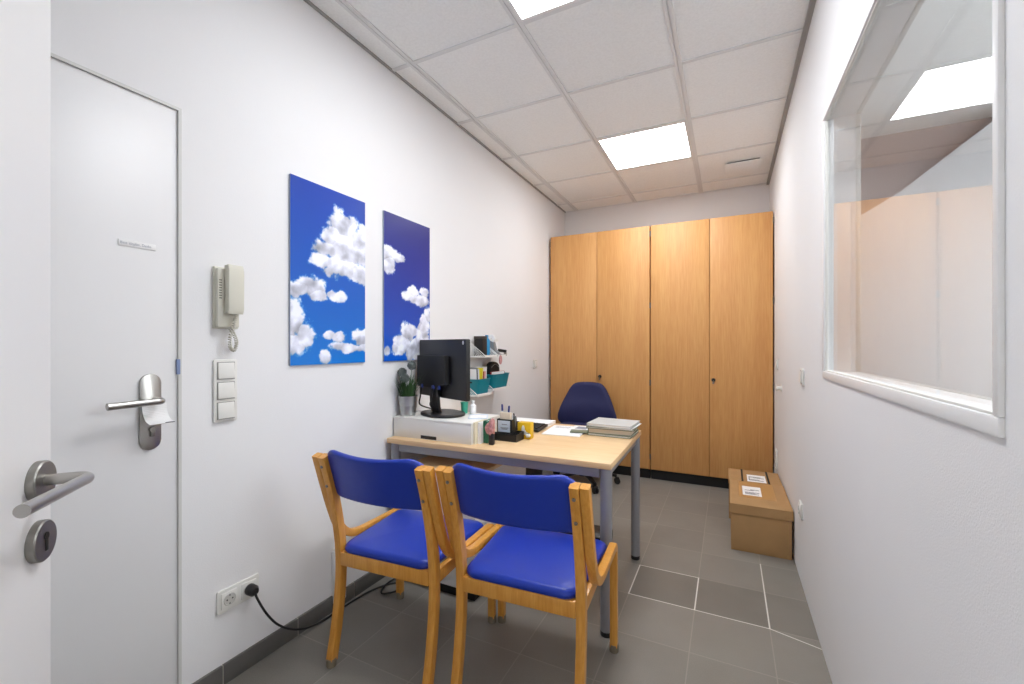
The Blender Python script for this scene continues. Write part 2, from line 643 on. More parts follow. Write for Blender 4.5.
# right wall with the window opening, thin partition
WY0, WY1, WZ0, WZ1 = 0.836, 2.03, EYE - 0.100, EYE + 0.868
b = B()
b.box(XR, XR + WT, WY1, YB + 0.1, 0, ZC + 0.05)
b.box(XR, XR + WT, YF - 0.1, WY0, 0, ZC + 0.05)
b.box(XR, XR + WT, WY0, WY1, 0, WZ0)
b.box(XR, XR + WT, WY0, WY1, WZ1, ZC + 0.05)
struct(b.build('wall_right', WALL))

w1 = struct(bpy.data.objects.new('window_1', None))
COL.objects.link(w1)
FW = 0.026


def ring_frame(x0, x1, y0, y1, z0, z1, w, bev=0.002, near=None):
    b = B()
    b.box(x0, x1, y0, y1, z0, z0 + w, bev)
    b.box(x0, x1, y0, y1, z1 - w, z1, bev)
    b.box(x0, x1, y0, y0 + (near or w), z0 + w, z1 - w, bev)
    b.box(x0, x1, y1 - w, y1, z0 + w, z1 - w, bev)
    return b


struct(ring_frame(XR - 0.007, XR + 0.004, WY0 - 0.014, WY1 + FW, WZ0 - FW, WZ1 + FW, FW + 0.002, 0.003, 0.016).build('window_frame', WHITE, w1))
struct(ring_frame(XR - 0.001, XR + 0.009, WY0 + 0.0015, WY1 - 0.0015, WZ0 + 0.0015, WZ1 - 0.0015, 0.005, 0.0012).build('glazing_bead', PLASTIC, w1))
GX = XR + 0.0095
struct(B().box(GX, GX + 0.006, WY0 + 0.003, WY1 - 0.003, WZ0 + 0.003, WZ1 - 0.003).build('window_pane', GLASS, w1))
struct(ring_frame(XR + WT - 0.004, XR + WT + 0.012, WY0 - FW, WY1 + FW, WZ0 - FW, WZ1 + FW, FW + 0.002, 0.003).build('window_frame', FRAMEG, w1))

# back wall, front wall with the doorway the camera looks in through
struct(B().box(XL - 0.12, XR + WT, YB, YB + 0.1, 0, ZC + 0.05).build('wall_back', WALL))
HX = -0.24
b = B()
b.box(XL - 0.12, HX, YF - 0.1, YF, 0, ZC + 0.05)
b.box(HX, XR, YF - 0.1, YF, 2.02, ZC + 0.05)
struct(b.build('wall_front', WALL))

# ceiling tiles and grid
GXS = [-1.4844 + 0.625 * i for i in range(0, 3)]
GYS = [1.7998 + 0.625 * j for j in range(-4, 5)]
L1 = (GXS[1], GXS[2], GYS[3], GYS[4])
L2 = (GXS[1], GXS[2], GYS[6], GYS[7])
b = B()
xs = [XL] + GXS + [XR]
ys = [YF] + GYS + [YB]
for i in range(len(xs) - 1):
    for j in range(len(ys) - 1):
        if (i, j) in ((2, 4), (2, 7)):
            continue
        b.box(xs[i], xs[i + 1], ys[j], ys[j + 1], ZC + 0.006, ZC + 0.026)
struct(b.build('ceiling', CEIL))
b = B()
for x in GXS:
    b.box(x - 0.019, x - 0.003, YF, YB, ZC - 0.001, ZC + 0.03)
    b.box(x + 0.003, x + 0.019, YF, YB, ZC - 0.001, ZC + 0.03)
    b.box(x - 0.003, x + 0.003, YF, YB, ZC + 0.004, ZC + 0.03)
for y in GYS:
    for i in range(len(xs) - 1):
        b.box(xs[i] + (0.019 if i else 0), xs[i + 1] - (0.019 if i < len(xs) - 2 else 0), y - 0.011, y + 0.011, ZC, ZC + 0.03)
struct(b.build('ceiling_grid', GRID))
b = B().box(XR - 0.022, XR, YF, YB, ZC - 0.012, ZC + 0.006)
struct(b.build('trim_1', EDGE))
b = B().box(XL, XL + 0.012, YF, YB, ZC - 0.004, ZC + 0.006)
struct(b.build('trim_2', EDGE))
b = B().box(XL, XR, YB - 0.012, YB, ZC - 0.003, ZC + 0.006)
struct(b.build('trim_3', GRID))

# tiled skirting on the left wall
b = B()
y = 0.799
js = [0.924, 1.225, 1.53, 1.835, 2.14, 2.445, 2.75, 3.055, 3.36, 3.665, 3.97, YB]
for j in js:
    b.box(XL, XL + 0.011, y + 0.002, j - 0.002, 0, 0.071, 0.001)
    y = j
bs = struct(b.build('baseboard_left', TILEB))
struct(B().box(XL, XL + 0.0085, 0.799, YB, 0, 0.0695).build('skirting_grout', GROUT, bs))

# room beyond the glass
b = B()
b.box(NX, NX + 0.1, YF - 0.1, NY + 0.1, 0, ZC + 0.05)
b.box(XR + WT, NX + 0.1, YF - 0.2, YF - 0.1, 0, ZC + 0.05)
struct(b.build('wall_beyond', NEXTWALL))
struct(B().box(XR + WT, NX, NY, NY + 0.1, 0, ZC + 0.05).build('wall_beyond_back', REDWALL))
b = B().prism([(0.60, 0.0), (2.9, 0.0), (2.9, ZC - 0.01), (1.55, ZC - 0.01), (1.42, EYE + 1.349), (1.015, EYE + 1.014), (0.72, EYE + 0.83), (0.60, EYE + 0.75)], NY - 0.20, NY - 0.1, 'y')
struct(b.build('wall_beyond_slope', NEXTWALL))
struct(B().box(XR + WT, NX, YF - 0.1, NY + 0.1, ZC + 0.005, ZC + 0.03).build('ceiling_beyond', CEIL))

# open entrance door leaf, seen edge-on at the left of the frame
door_dir = Vector((0.772, -0.636, 0)).normalized()
da = math.atan2(door_dir.y, door_dir.x)
d1 = struct(bpy.data.objects.new('door_1', None))
COL.objects.link(d1)
E0 = Vector((-0.836, 0.252, 0))
d1.location = E0
d1.rotation_euler = (0, 0, da)
# local: +X towards the hinge, +Y the visible face side
struct(B().box(0, 0.85, -0.04, 0, 0.008, 1.99, 0.0015).build('door_leaf', WHITE, d1))
rz_ = EYE - 0.178
kz_ = EYE - 0.2565
b = B().lathe([(0, 0), (0.0265, 0), (0.0265, 0.008), (0.025, 0.0095), (0, 0.0095)], 40, T((0.034, 0, rz_)) @ R(-90, 'X'))
rose = b.build('handle_rose', STEELD, d1)
B().tube(fillet([(0.034, 0.005, rz_ + 0.001), (0.034, 0.056, rz_ + 0.001), (0.188, 0.056, rz_ + 0.006)], 0.018, 8), 0.0072, 18).build('lever_handle', STEEL, d1)
b = B().lathe([(0, 0), (0.0265, 0), (0.0265, 0.008), (0.025, 0.0095), (0, 0.0095)], 40, T((0.034, 0, kz_)) @ R(-90, 'X'))
esc = b.build('key_escutcheon', STEELD, d1)
B().lathe([(0, 0), (0.005, 0), (0.005, 0.0105), (0, 0.0105)], 14, T((0.034, 0, kz_ + 0.006)) @ R(-90, 'X')).box(0.0315, 0.0365, 0.004, 0.0105, kz_ - 0.013, kz_ + 0.006).build('keyhole', BLACKM, esc)

# ------------------------------------------------------------------ ceiling fixtures
for k, (x0, x1, y0, y1) in enumerate((L1, L2)):
    t = thing('ceiling_light', ['square white light panel in the ceiling cut off by the top of the picture', 'square white light panel in the ceiling near the wardrobes'][k], 'ceiling light', ((x0 + x1) / 2, (y0 + y1) / 2, ZC), group='square ceiling light panels')
    w = 0.286
    B().box(-w, w, -w, w, 0.004, 0.010).build('diffuser', (LED, LEDB)[k], t)
    b = B()
    e = 0.301
    for s in (-1, 1):
        b.box(min(s * w, s * e), max(s * w, s * e), -e, e, -0.001, 0.02)
        b.box(-w, w, min(s * w, s * e), max(s * w, s * e), -0.001, 0.02)
    b.box(-e, e, -e, e, 0.012, 0.02)
    b.build('frame', WHITE, t)
t = thing('ceiling_light', 'added, unseen light panel that brightens the room behind the glass', 'ceiling light', (2.35, 1.6, ZC - 0.42))  # added out of view, hung low so it also brightens that ceiling
B().box(-0.6, 0.6, -0.9, 0.9, -0.02, 0.02).build('diffuser', NEXTFILL, t)
ring = B()
ring.box(-0.63, -0.6, -0.93, 0.93, -0.025, 0.025).box(0.6, 0.63, -0.93, 0.93, -0.025, 0.025).box(-0.6, 0.6, -0.93, -0.9, -0.025, 0.025).box(-0.6, 0.6, 0.9, 0.93, -0.025, 0.025)
ring.build('frame', WHITE, t)
for sx in (-0.61, 0.61):
    for sy in (-0.8, 0.8):
        B().tube([(sx, sy, 0.02), (sx, sy, 0.425)], 0.003, 8).build('hanger_wire', STEELD, t)

# vent plate: a thin square plate hung just below the tile
t = thing('ceiling_vent', 'flat square white vent plate on the ceiling above the right wardrobe', 'vent', (0.11, 4.04, ZC))
B().box(-0.13, 0.13, -0.13, 0.13, -0.011, -0.004, 0.002, M=R(0.8, 'X')).build('cover_plate', CEIL, t)
b = B()
b.box(-0.115, 0.115, -0.115, 0.115, -0.007, 0.004)
b.build('gap_shade_block', DARK, t)  # dark block: shade of the gap above the plate, put into colour

# ------------------------------------------------------------------ wardrobes
WFY, WTOP = 4.07, 2.297


def wardrobe(x0, x1, xm, label):
    t = thing('wardrobe', label, 'wardrobe', ((x0 + x1) / 2, WFY, 0), group='beech wardrobes along the back wall')
    ox = (x0 + x1) / 2
    b = B()
    D = YB - 0.012 - WFY
    b.box(x0 - ox, x0 - ox + 0.018, 0.022, D, 0.085, WTOP)
    b.box(x1 - ox - 0.018, x1 - ox, 0.022, D, 0.085, WTOP)
    b.box(x0 - ox + 0.018, x1 - ox - 0.018, 0.022, D, WTOP - 0.018, WTOP)
    b.box(x0 - ox + 0.018, x1 - ox - 0.018, 0.022, D, 0.085, 0.103)
    b.box(x0 - ox + 0.018, x1 - ox - 0.018, D - 0.01, D, 0.103, WTOP - 0.018)
    b.box(xm - ox - 0.009, xm - ox + 0.009, 0.024, D - 0.012, 0.103, WTOP - 0.018)
    b.build('body', BEECH_V, t)
    g = 0.0022
    for k, (a, c) in enumerate(((x0 + 0.004, xm - g), (xm + g, x1 - 0.004))):
        d = B().box(a - ox, c - ox, 0.0, 0.019, 0.095, WTOP, 0.0012).build('door', BEECH_V, t)
        hx = a if k == 0 else c
        for hz in (0.18, 0.85, 1.55, 2.2):
            B().lathe([(0, 0), (0.0035, 0), (0.0035, 0.05), (0, 0.05)], 10, T((hx - ox + (-0.0035 if k == 0 else 0.0035), 0.004, hz))).build('hinge', STEELD, d)
        if k == 1:
            lx, lz = xm + 0.03 - ox, 0.918
            lk = B().lathe([(0, 0), (0.015, 0), (0.016, 0.004), (0.013, 0.018), (0, 0.018)], 20, T((lx, 0, lz)) @ R(90, 'X')).build('lock', BLACK, d)
    B().box(x0 - ox + 0.002, x1 - ox - 0.002, 0.03, 0.05, 0, 0.085).build('plinth', BLACKM, t)
    return t


wa = wardrobe(-1.598, -0.634, -1.122, 'two-door beech wardrobe in the corner by the left wall, behind the swivel chair')
wb = wardrobe(-0.628, 0.327, -0.142, 'two-door beech wardrobe by the right wall, behind the cardboard boxes')
for t, kx in ((wa, -1.122 + 0.03 + 1.116), (wb, -0.142 + 0.03 + 0.1505)):
    dr = [c for c in t.children if c.name.startswith('door')][-1]
    b = B()
    b.lathe([(0, 0), (0.008, 0), (0.008, 0.002), (0, 0.002)], 16, T((kx, -0.018, 0.894)) @ R(90, 'X'))
    b.box(kx - 0.002, kx + 0.002, -0.02, -0.016, 0.896, 0.918)
    b.build('key', BRASS, dr)

# ------------------------------------------------------------------ desk
DX0, DX1, DYA, DYB, DT = -1.602, -0.428, 1.742, 2.528, 0.727
t = thing('desk', 'beech-topped office desk on round grey metal legs', 'desk', (0, 0, 0))
drot = math.radians(1.2)
t.rotation_euler = (0, 0, drot)
t.location = Vector((DX0, DYA, 0)) - Matrix.Rotation(drot, 3, 'Z') @ Vector((DX0, DYA, 0))
B().box(DX0, DX1, DYA, DYB, DT - 0.026, DT, 0.0025).build('desktop', BEECH_X, t)
b = B()
b.box(DX0 + 0.055, DX1 - 0.055, DYA + 0.028, DYA + 0.05, DT - 0.07, DT - 0.027, 0.002)
b.box(DX0 + 0.055, DX1 - 0.055, DYB - 0.05, DYB - 0.028, DT - 0.07, DT - 0.027, 0.002)
b.box(DX0 + 0.02, DX0 + 0.042, DYA + 0.05, DYB - 0.05, DT - 0.07, DT - 0.027, 0.002)
b.box(DX1 - 0.042, DX1 - 0.02, DYA + 0.05, DYB - 0.05, DT - 0.07, DT - 0.027, 0.002)
b.build('frame_rails', GREYMET, t)
for lx in (DX0 + 0.03, DX1 - 0.028):
    for ly in (DYA + 0.036, DYB - 0.03):
        lg = B().lathe([(0, 0.02), (0.0245, 0.02), (0.0245, DT - 0.027), (0, DT - 0.027)], 28, T((lx, ly, 0))).build('leg', GREYMET, t)
        B().lathe([(0, 0), (0.022, 0), (0.0245, 0.004), (0.0245, 0.022), (0.02, 0.024), (0, 0.024)], 28, T((lx, ly, 0))).build('foot_cap', BLACK, lg)

# white drawer pedestal under the desk
t = thing('drawer_pedestal', 'white pedestal on a dark base under the desk, behind the two chairs', 'drawer pedestal', (-1.265, 2.03, 0))
B().box(-0.205, 0.205, -0.29, 0.27, 0.05, 0.585, 0.003).build('body', WHITE, t)
B().box(-0.21, 0.21, -0.293, 0.295, 0.586, 0.606, 0.002).build('top_board', BEECH_X, t)
for z0, z1 in ((0.06, 0.225), (0.232, 0.4), (0.407, 0.58)):
    d = B().box(-0.2, 0.2, 0.272, 0.29, z0, z1, 0.002).build('drawer', WHITE, t)
    B().box(-0.06, 0.06, 0.29, 0.305, z1 - 0.04, z1 - 0.028, 0.002).build('drawer_handle', STEELD, d)
B().box(-0.19, 0.19, -0.27, 0.26, 0, 0.05).build('base', BLACKM, t)

# ------------------------------------------------------------------ visitor chairs
def make_chair(label):
    t = thing('visitor_chair', label, 'chair', group='blue visitor chairs in front of the desk')
    # back leg laminations: foot to top of the back
    rear = spline([(-0.212, 0.022), (-0.185, 0.15), (-0.166, 0.30), (-0.166, 0.43), (-0.185, 0.56), (-0.216, 0.69), (-0.252, 0.803)], 7)
    arm = [(-0.252, 0.804), (-0.205, 0.65)]
    curve = spline([(-0.2515, 0.804), (-0.2155, 0.69), (-0.180, 0.585), (-0.146, 0.506), (-0.098, 0.456), (-0.03, 0.434), (0.06, 0.429)], 7)
    front = fillet([(0.06, 0, 0.429), (0.247, 0, 0.424), (0.252, 0, 0.022)], 0.026, 7)
    arm = [(p.x, p.y) for p in curve] + [(p.x, p.z) for p in front[1:]]
    for s in (-1, 1):
        l = B().planar([(p.x, p.y) for p in rear], s * 0.2115, 0.030, 0.034).build('rear_leg', BENT, t)
        B().lathe([(0, 0), (0.017, 0), (0.0185, 0.004), (0.0185, 0.03), (0, 0.03)], 18, T((s * 0.2115, -0.214, 0))).build('foot_glide', GLIDE, l)
        for z, y in ((0.768, -0.2435), (0.690, -0.2185)):
            B().lathe([(0, 0), (0.006, 0), (0.0055, 0.003), (0.0025, 0.0045), (0, 0.0045)], 14, T((s * 0.2115, y - 0.0172, z - 0.004)) @ R(107, 'X')).build('screw', STEELD, l)
        f = B().planar(arm, s * 0.2430, 0.029, 0.030).build('front_leg', BENT, t)
        B().lathe([(0, 0), (0.017, 0), (0.0185, 0.004), (0.0185, 0.03), (0, 0.03)], 18, T((s * 0.2430, 0.252, 0))).build('foot_glide', GLIDE, f)
    b = B()
    b.box(-0.197, 0.197, -0.184, -0.160, 0.368, 0.420, 0.003)
    b.build('rear_rail', BENT, t)
    b = B()
    b.box(-0.230, 0.230, 0.205, 0.227, 0.362, 0.412, 0.003)
    b.box(-0.222, -0.198, -0.150, 0.205, 0.368, 0.414, 0.003)
    b.box(0.198, 0.222, -0.150, 0.205, 0.368, 0.414, 0.003)
    b.build('seat_frame', BENT, t)
    # seat pad
    out = [(x, y + 0.03) for x, y in round_rect(0.448, 0.43, 0.045, 6)]
    out = [((x * (0.865 + 0.135 * min(1, max(0, (y + 0.185) / 0.16)))) if y < 0 else x, y) for x, y in out]

    def seat(u, v, w):
        z = 0.432 + w + (0.004 * math.cos(u / 0.23 * PI / 2) - 0.006 * (1 - (v / 0.25) ** 2)) * (1 if w > 0 else 0)
        if v > 0.15:
            z -= (v - 0.15) ** 2 * 1.6
        return (u, v, z)
    B().pillow(out, 0.036, seat, 0.47, 0.015).build('seat', BLUE, t, ang=60)
    # backrest pad, curved across, rounded top corners, top edge dipping at the middle
    w, z0, z1 = 0.221, 0.636, 0.826
    pts = []
    n = 26
    for k in range(n + 1):
        x = w - 2 * w * k / n
        q = abs(x) / w
        top = z1 + 0.004 - 0.012 * math.cos(q * PI * 0.62) - 0.040 * max(0, (q - 0.72) / 0.28) ** 2.2
        pts.append((x, top))
    for k in range(n + 1):
        x = -w + 2 * w * k / n
        q = abs(x) / w
        pts.append((x, z0 + 0.010 * max(0, (q - 0.8) / 0.2) ** 2))

    def back(u, v, wv):
        bend = -0.040 * (1 - (u / w) ** 2)
        return (u, -0.190 - (v - 0.65) * 0.31 + bend + wv + 0.012, v)
    B().pillow(pts, 0.030, back, 0.45).build('backrest', BLUE, t, ang=60)
    return t


c2 = make_chair('blue visitor chair in front of the desk corner, farther from the left wall')
c2.location = (-0.630, 1.452, 0)
c2.rotation_euler = (0, 0, math.radians(4.0))
c1 = dup(c2, (-1.150, 1.394, 0), math.radians(4.4), 'blue visitor chair nearer the left wall, next to the black power cord')

# ------------------------------------------------------------------ swivel chair behind the desk
t = thing('swivel_chair', 'dark navy swivel chair on castors between the desk and the wardrobes', 'chair', (-1.15, 3.72, 0), math.radians(5))
bw = []
for x, z in ((0.075, 0.868), (0.125, 0.856), (0.162, 0.82), (0.195, 0.76), (0.240, 0.66), (0.272, 0.56), (0.262, 0.50), (0.2, 0.47)):
    bw.append((x, z))
outl = spline([(p[0], 0, p[1]) for p in ([(-x, z) for x, z in bw][::-1] + [(0, 0.872)] + bw)], 4)
outl = [(p.x, p.z) for p in outl]


def cb(u, v, wv):
    return (u, 0.17 + 0.03 * ((v - 0.5) / 0.4) + wv - 0.045 * (1 - (u / 0.26) ** 2) * -0.6 - 0.03 * math.exp(-((v - 0.62) / 0.1) ** 2), v)


B().pillow(outl, 0.07, cb, 0.42).build('backrest', NAVY, t, ang=70)
so = [(x, y - 0.08) for x, y in round_rect(0.48, 0.46, 0.1, 8)]
B().pillow(so, 0.075, lambda u, v, w: (u, v, 0.47 + w - (0.0 if v > -0.2 else (v + 0.2) ** 2 * 2)), 0.42).build('seat', NAVY, t, ang=70)
b = B().box(-0.035, 0.035, 0.02, 0.24, 0.40, 0.42, 0.004).box(-0.03, 0.03, 0.225, 0.24, 0.41, 0.64, 0.004).box(-0.09, 0.09, -0.14, 0.06, 0.405, 0.432, 0.004)
b.build('seat_mechanism', BLACK, t)
B().lathe([(0, 0.08), (0.028, 0.08), (0.028, 0.26), (0.018, 0.262), (0.018, 0.41), (0, 0.41)], 20).build('gas_lift', BLACK, t)
hub = B().lathe([(0, 0.065), (0.04, 0.065), (0.038, 0.12), (0, 0.12)], 20)
hub.build('base_hub', BLACK, t)
for k in range(5):
    a = math.radians(14 + 72 * k)
    M = R(math.degrees(a), 'Z')
    sp = B().sweep([(0.03, 0, 0.1), (0.16, 0, 0.092), (0.29, 0, 0.07)], round_rect(0.036, 0.03, 0.006, 2), scale=[1.1, 0.95, 0.75]).build('base_arm', BLACK, t, M=M)
    cs = B()
    for s in (-1, 1):
        cs.lathe([(0, 0), (0.022, 0), (0.026, 0.004), (0.026, 0.014), (0.022, 0.018), (0, 0.018)], 20, M @ T((0.295, s * 0.014 - 0.009, 0.026)) @ R(-90, 'X'))
    cs.box(0.278, 0.312, -0.022, 0.022, 0.036, 0.058, 0.006, M=M)
    cs.build('castor', BLACKM, sp)

# ------------------------------------------------------------------ cardboard boxes by the right wall
t = thing('cardboard_box', 'lidded brown cardboard box standing in front of the strapped one', 'box', (0.168, 3.135, 0), 0, group='cardboard boxes by the right wall')
B().box(-0.152, 0.155, -0.243, 0.243, 0, 0.235, 0.002).build('carton', CARD, t)
b = B()
b.box(-0.158, 0.161, -0.250, 0.250, 0.269, 0.277, 0.001)
b.box(-0.158, 0.161, -0.250, -0.246, 0.222, 0.270)
b.box(-0.158, 0.161, 0.246, 0.250, 0.222, 0.270)
b.box(-0.158, -0.154, -0.247, 0.247, 0.222, 0.270)
b.box(0.157, 0.161, -0.247, 0.247, 0.222, 0.270)
ld = b.build('lid', CARD, t)
B().box(-0.105, 0.095, -0.10, 0.235, 0.277, 0.2776).build('brown_tape', TAPE, ld)
lb = B().box(-0.085, 0.020, -0.055, 0.135, 0.2776, 0.2784).build('address_label', PAPER, ld)
b = B()
for k, (x0, x1, y) in enumerate(((-0.072, 0.005, -0.03), (-0.072, -0.015, -0.014), (-0.072, 0.008, 0.002), (-0.072, -0.02, 0.045), (-0.04, 0.01, 0.06))):
    b.box(x0, x1, y, y + 0.008, 0.2784, 0.2787)
b.build('label_text', INK, lb)
t = thing('cardboard_box', 'brown cardboard box with two dark straps, behind the lidded box', 'box', (0.165, 3.555, 0), 0, group='cardboard boxes by the right wall')
B().box(-0.160, 0.158, -0.155, 0.155, 0, 0.245, 0.002).build('carton', CARD, t)
b = B()
b.box(-0.163, 0.161, -0.158, 0.158, 0.246, 0.274, 0.0015)
ld = b.build('lid', CARD, t)
for x in (-0.075, 0.085):
    b = B()
    b.box(x - 0.006, x + 0.006, -0.160, 0.160, 0.274, 0.2755)
    b.box(x - 0.006, x + 0.006, -0.1605, -0.159, 0.0, 0.2755)
    b.box(x - 0.006, x + 0.006, 0.159, 0.1605, 0.0, 0.2755)
    b.build('strap', BLACKM, t)
lb = B().box(-0.045, 0.070, -0.145, 0.03, 0.274, 0.2748).build('address_label', PAPER, ld)
b = B()
for x0, x1, y in ((-0.03, 0.055, -0.115), (-0.03, 0.03, -0.095), (-0.01, 0.06, -0.05), (-0.03, 0.04, -0.03)):
    b.box(x0, x1, y, y + 0.009, 0.2748, 0.2751)
b.box(-0.034, -0.030, -0.115, -0.021, 0.2748, 0.2751)
b.box(-0.0305, -0.0095, -0.046, -0.044, 0.2748, 0.2751)
b.build('label_text', INK, lb)

# ------------------------------------------------------------------ cloud pictures
def cloud_picture(y0, y1, z0, z1, label, blobs, sky0, sky1, seed):
    t = thing('wall_picture', label, 'picture', (XL, (y0 + y1) / 2, z0), group='cloud pictures on the left wall')
    W, H = y1 - y0, z1 - z0
    B().box(0.001, 0.010, -W / 2, W / 2, 0, H).build('backing_board', mat('board_edge', (150, 160, 180), 0.4), t)
    nu, nv = 130, 250
    me = bpy.data.meshes.new('print')
    verts, faces, cols = [], [], []
    for j in range(nv + 1):
        for i in range(nu + 1):
            u, v = i / nu, j / nv
            verts.append((0.0108, -W / 2 + u * W, v * H))
            # warped coordinates give the ragged cloud outline
            P = Vector((u * W * 10 + seed * 7.3, v * H * 10, seed * 3.1))
            f1 = noise.fractal(P * 0.8, 0.85, 2.1, 7)
            f2 = noise.fractal(P * 0.8 + Vector((11.7, 5.2, 1.3)), 0.85, 2.1, 7)
            d = -1.0
            up = 0.0
            for (cu, cv, ru, rv) in blobs:
                x = (u - cu) / ru + f1 * 0.36
                y = (v - cv) / rv + f2 * 0.36
                q = 1 - math.sqrt(x * x + y * y)
                if q > d:
                    d = q
                    up = y
            n1 = noise.fractal(P * 1.6, 0.65, 2.2, 7)
            d += 0.34 * n1
            a = max(0.0, min(1.0, (d + 0.02) / 0.30))
            a = a * a * (3 - 2 * a)
            # billows: relief of the same noise as the photographed cloud shows it
            em = noise.turbulence(P * 0.8, 3, False) - noise.turbulence(P * 0.8 + Vector((0.10, -0.18, 0)), 3, False)
            body = 0.90 + 0.13 * max(-1, min(1, up)) + 0.34 * em + 0.10 * n1
            body = max(0.50, min(1.0, body))
            cl = (body * 0.96, body * 0.975, min(1, body * 1.0 + 0.035))
            s = v ** 0.9
            sk = [sky0[k] * (1 - s) + sky1[k] * s for k in range(3)]
            c = [sk[k] * (1 - a) + cl[k] * a for k in range(3)]
            cols.append(c)
    for j in range(nv):
        for i in range(nu):
            q = j * (nu + 1) + i
            faces.append((q, q + 1, q + nu + 2, q + nu + 1))
    me.from_pydata(verts, [], faces)
    at = me.color_attributes.new('print', 'BYTE_COLOR', 'POINT')
    for k, c in enumerate(cols):
        at.data[k].color_srgb = (c[0], c[1], c[2], 1)
    me.materials.append(color_attr_mat('cloud_print'))
    o = bpy.data.objects.new('print', me)
    COL.objects.link(o)
    o.parent = t
    return t


PZ0, PZ1 = EYE - 0.083, EYE + 0.707
cloud_picture(1.188, 1.598, PZ0, PZ1, 'tall blue sky picture with one big cloud, nearer the wall telephone', [
    (0.70, 0.80, 0.30, 0.105), (0.74, 0.68, 0.40, 0.13), (0.44, 0.665, 0.26, 0.055), (0.46, 0.575, 0.26, 0.05), (0.93, 0.53, 0.25, 0.075), (0.66, 0.56, 0.34, 0.085), (0.92, 0.74, 0.26, 0.12), (0.55, 0.73, 0.24, 0.07),
    (0.22, 0.435, 0.22, 0.065), (0.09, 0.405, 0.14, 0.05), (0.32, 0.39, 0.13, 0.045), (0.60, 0.385, 0.14, 0.04), (0.50, 0.40, 0.09, 0.035),
    (0.05, 0.25, 0.18, 0.13), (0.16, 0.15, 0.18, 0.07), (0.04, 0.12, 0.16, 0.06), (0.47, 0.165, 0.10, 0.03), (0.62, 0.15, 0.13, 0.04), (0.60, 0.10, 0.16, 0.035),
    (0.95, 0.15, 0.16, 0.06), (0.82, 0.09, 0.12, 0.03), (0.40, 0.035, 0.09, 0.045), (0.72, 0.09, 0.10, 0.03), (0.98, 0.09, 0.14, 0.035)],
    (0.02, 0.47, 0.83), (0.02, 0.24, 0.66), 1)
cloud_picture(1.730, 2.118, PZ0, PZ1, 'tall darker blue sky picture beside the computer monitor', [
    (0.06, 0.72, 0.22, 0.055), (0.28, 0.70, 0.14, 0.05), (0.10, 0.65, 0.16, 0.06),
    (0.55, 0.45, 0.26, 0.055), (0.62, 0.49, 0.14, 0.06), (0.88, 0.50, 0.13, 0.04), (0.74, 0.44, 0.22, 0.045),
    (0.40, 0.13, 0.20, 0.09), (0.52, 0.20, 0.20, 0.07), (0.30, 0.08, 0.16, 0.06), (0.62, 0.08, 0.22, 0.09), (0.86, 0.22, 0.16, 0.16), (0.95, 0.34, 0.10, 0.08), (0.8, 0.12, 0.25, 0.12),
    (0.05, 0.07, 0.08, 0.04), (0.9, 0.02, 0.3, 0.05)],
    (0.03, 0.36, 0.80), (0.10, 0.11, 0.47), 2)

# ------------------------------------------------------------------ fixtures on the left wall
t = thing('wall_telephone', 'ivory door intercom telephone on the left wall between door and picture', 'telephone', (XL, 0.925, EYE + 0.06))
b = B()
b.prism([(-0.033, 0), (0.050, 0), (0.050, 0.218), (-0.033, 0.218)], 0, 0.014, 'x', bev=0.003)
b.prism([(-0.030, 0.004), (0.046, 0.004), (0.046, 0.212), (-0.030, 0.212)], 0.012, 0.028, 'x', bev=0.005)
bd = b.build('base', IVORY, t)
b = B()
for k in range(8):
    b.box(0.0278, 0.0286, -0.025, -0.016, 0.105 + k * 0.009, 0.109 + k * 0.009)
b.build('speaker_slots', mat('slot_grey', (120, 118, 108), 0.6), bd)
# handset: flat grip with thicker ear and mouth pieces
prof = [(0.027, 0.055), (0.051, 0.052), (0.057, 0.070), (0.055, 0.14), (0.057, 0.205), (0.050, 0.226), (0.027, 0.224), (0.027, 0.185), (0.036, 0.172), (0.036, 0.105), (0.027, 0.094)]
b = B().prism([(p[0], p[1]) for p in prof], -0.008, 0.046, 'y', bev=0.003)
b.build('handset', IVORY, t)
cpath = spline([(0.048, 0.020, 0.054), (0.046, 0.016, 0.02), (0.036, 0.008, -0.03), (0.026, 0.014, -0.066), (0.024, 0.03, -0.076), (0.026, 0.036, -0.05), (0.030, 0.024, -0.02), (0.030, 0.010, 0.002)], 40)
coil = []
for i, p in enumerate(cpath):
    tq = (cpath[min(i + 1, len(cpath) - 1)] - cpath[max(i - 1, 0)]).normalized()
    s1 = tq.cross(Vector((1, 0, 0))).normalized()
    s2 = tq.cross(s1)
    a = i * 2 * PI / 8
    coil.append(p + s1 * math.cos(a) * 0.0052 + s2 * math.sin(a) * 0.0052)
B().tube(coil, 0.0018, 6).build('coiled_cord', mat('cord_grey', (196, 193, 180), 0.5), t)


def switch_plate(name, label, cat, face, loc, gangs, rot, group=None, w=0.081, pitch=0.071, m=PLASTIC):
    """wall plate in local x(out) / y / z, gangs stacked vertically."""
    t = thing(name, label, cat, loc, rot, group)
    h = 0.081 + pitch * (gangs - 1)
    B().prism(round_rect(w, h, 0.006, 3), 0, 0.009, 'x', bev=0.0025).build('frame', m, t)
    for k in range(gangs):
        z = (k - (gangs - 1) / 2) * pitch
        if face == 'rocker':
            B().box(0.006, 0.0092, -0.031, 0.031, z - 0.031, z + 0.031).build('rocker_gap', mat('gap_grey', (140, 139, 134), 0.6), t)
            B().box(0.007, 0.0145, -0.0285, 0.0285, z - 0.0285, z + 0.0285, 0.002, M=T((0.0, 0, 0)) @ T((0.0105, 0, z)) @ R(-3.5, 'Y') @ T((-0.0105, 0, -z))).build('rocker', m, t)
    return t


switch_plate('light_switch', 'upright plate of three light switches below the wall telephone', 'light switch', 'rocker', (XL, 0.934, EYE - 0.161), 3, 0)


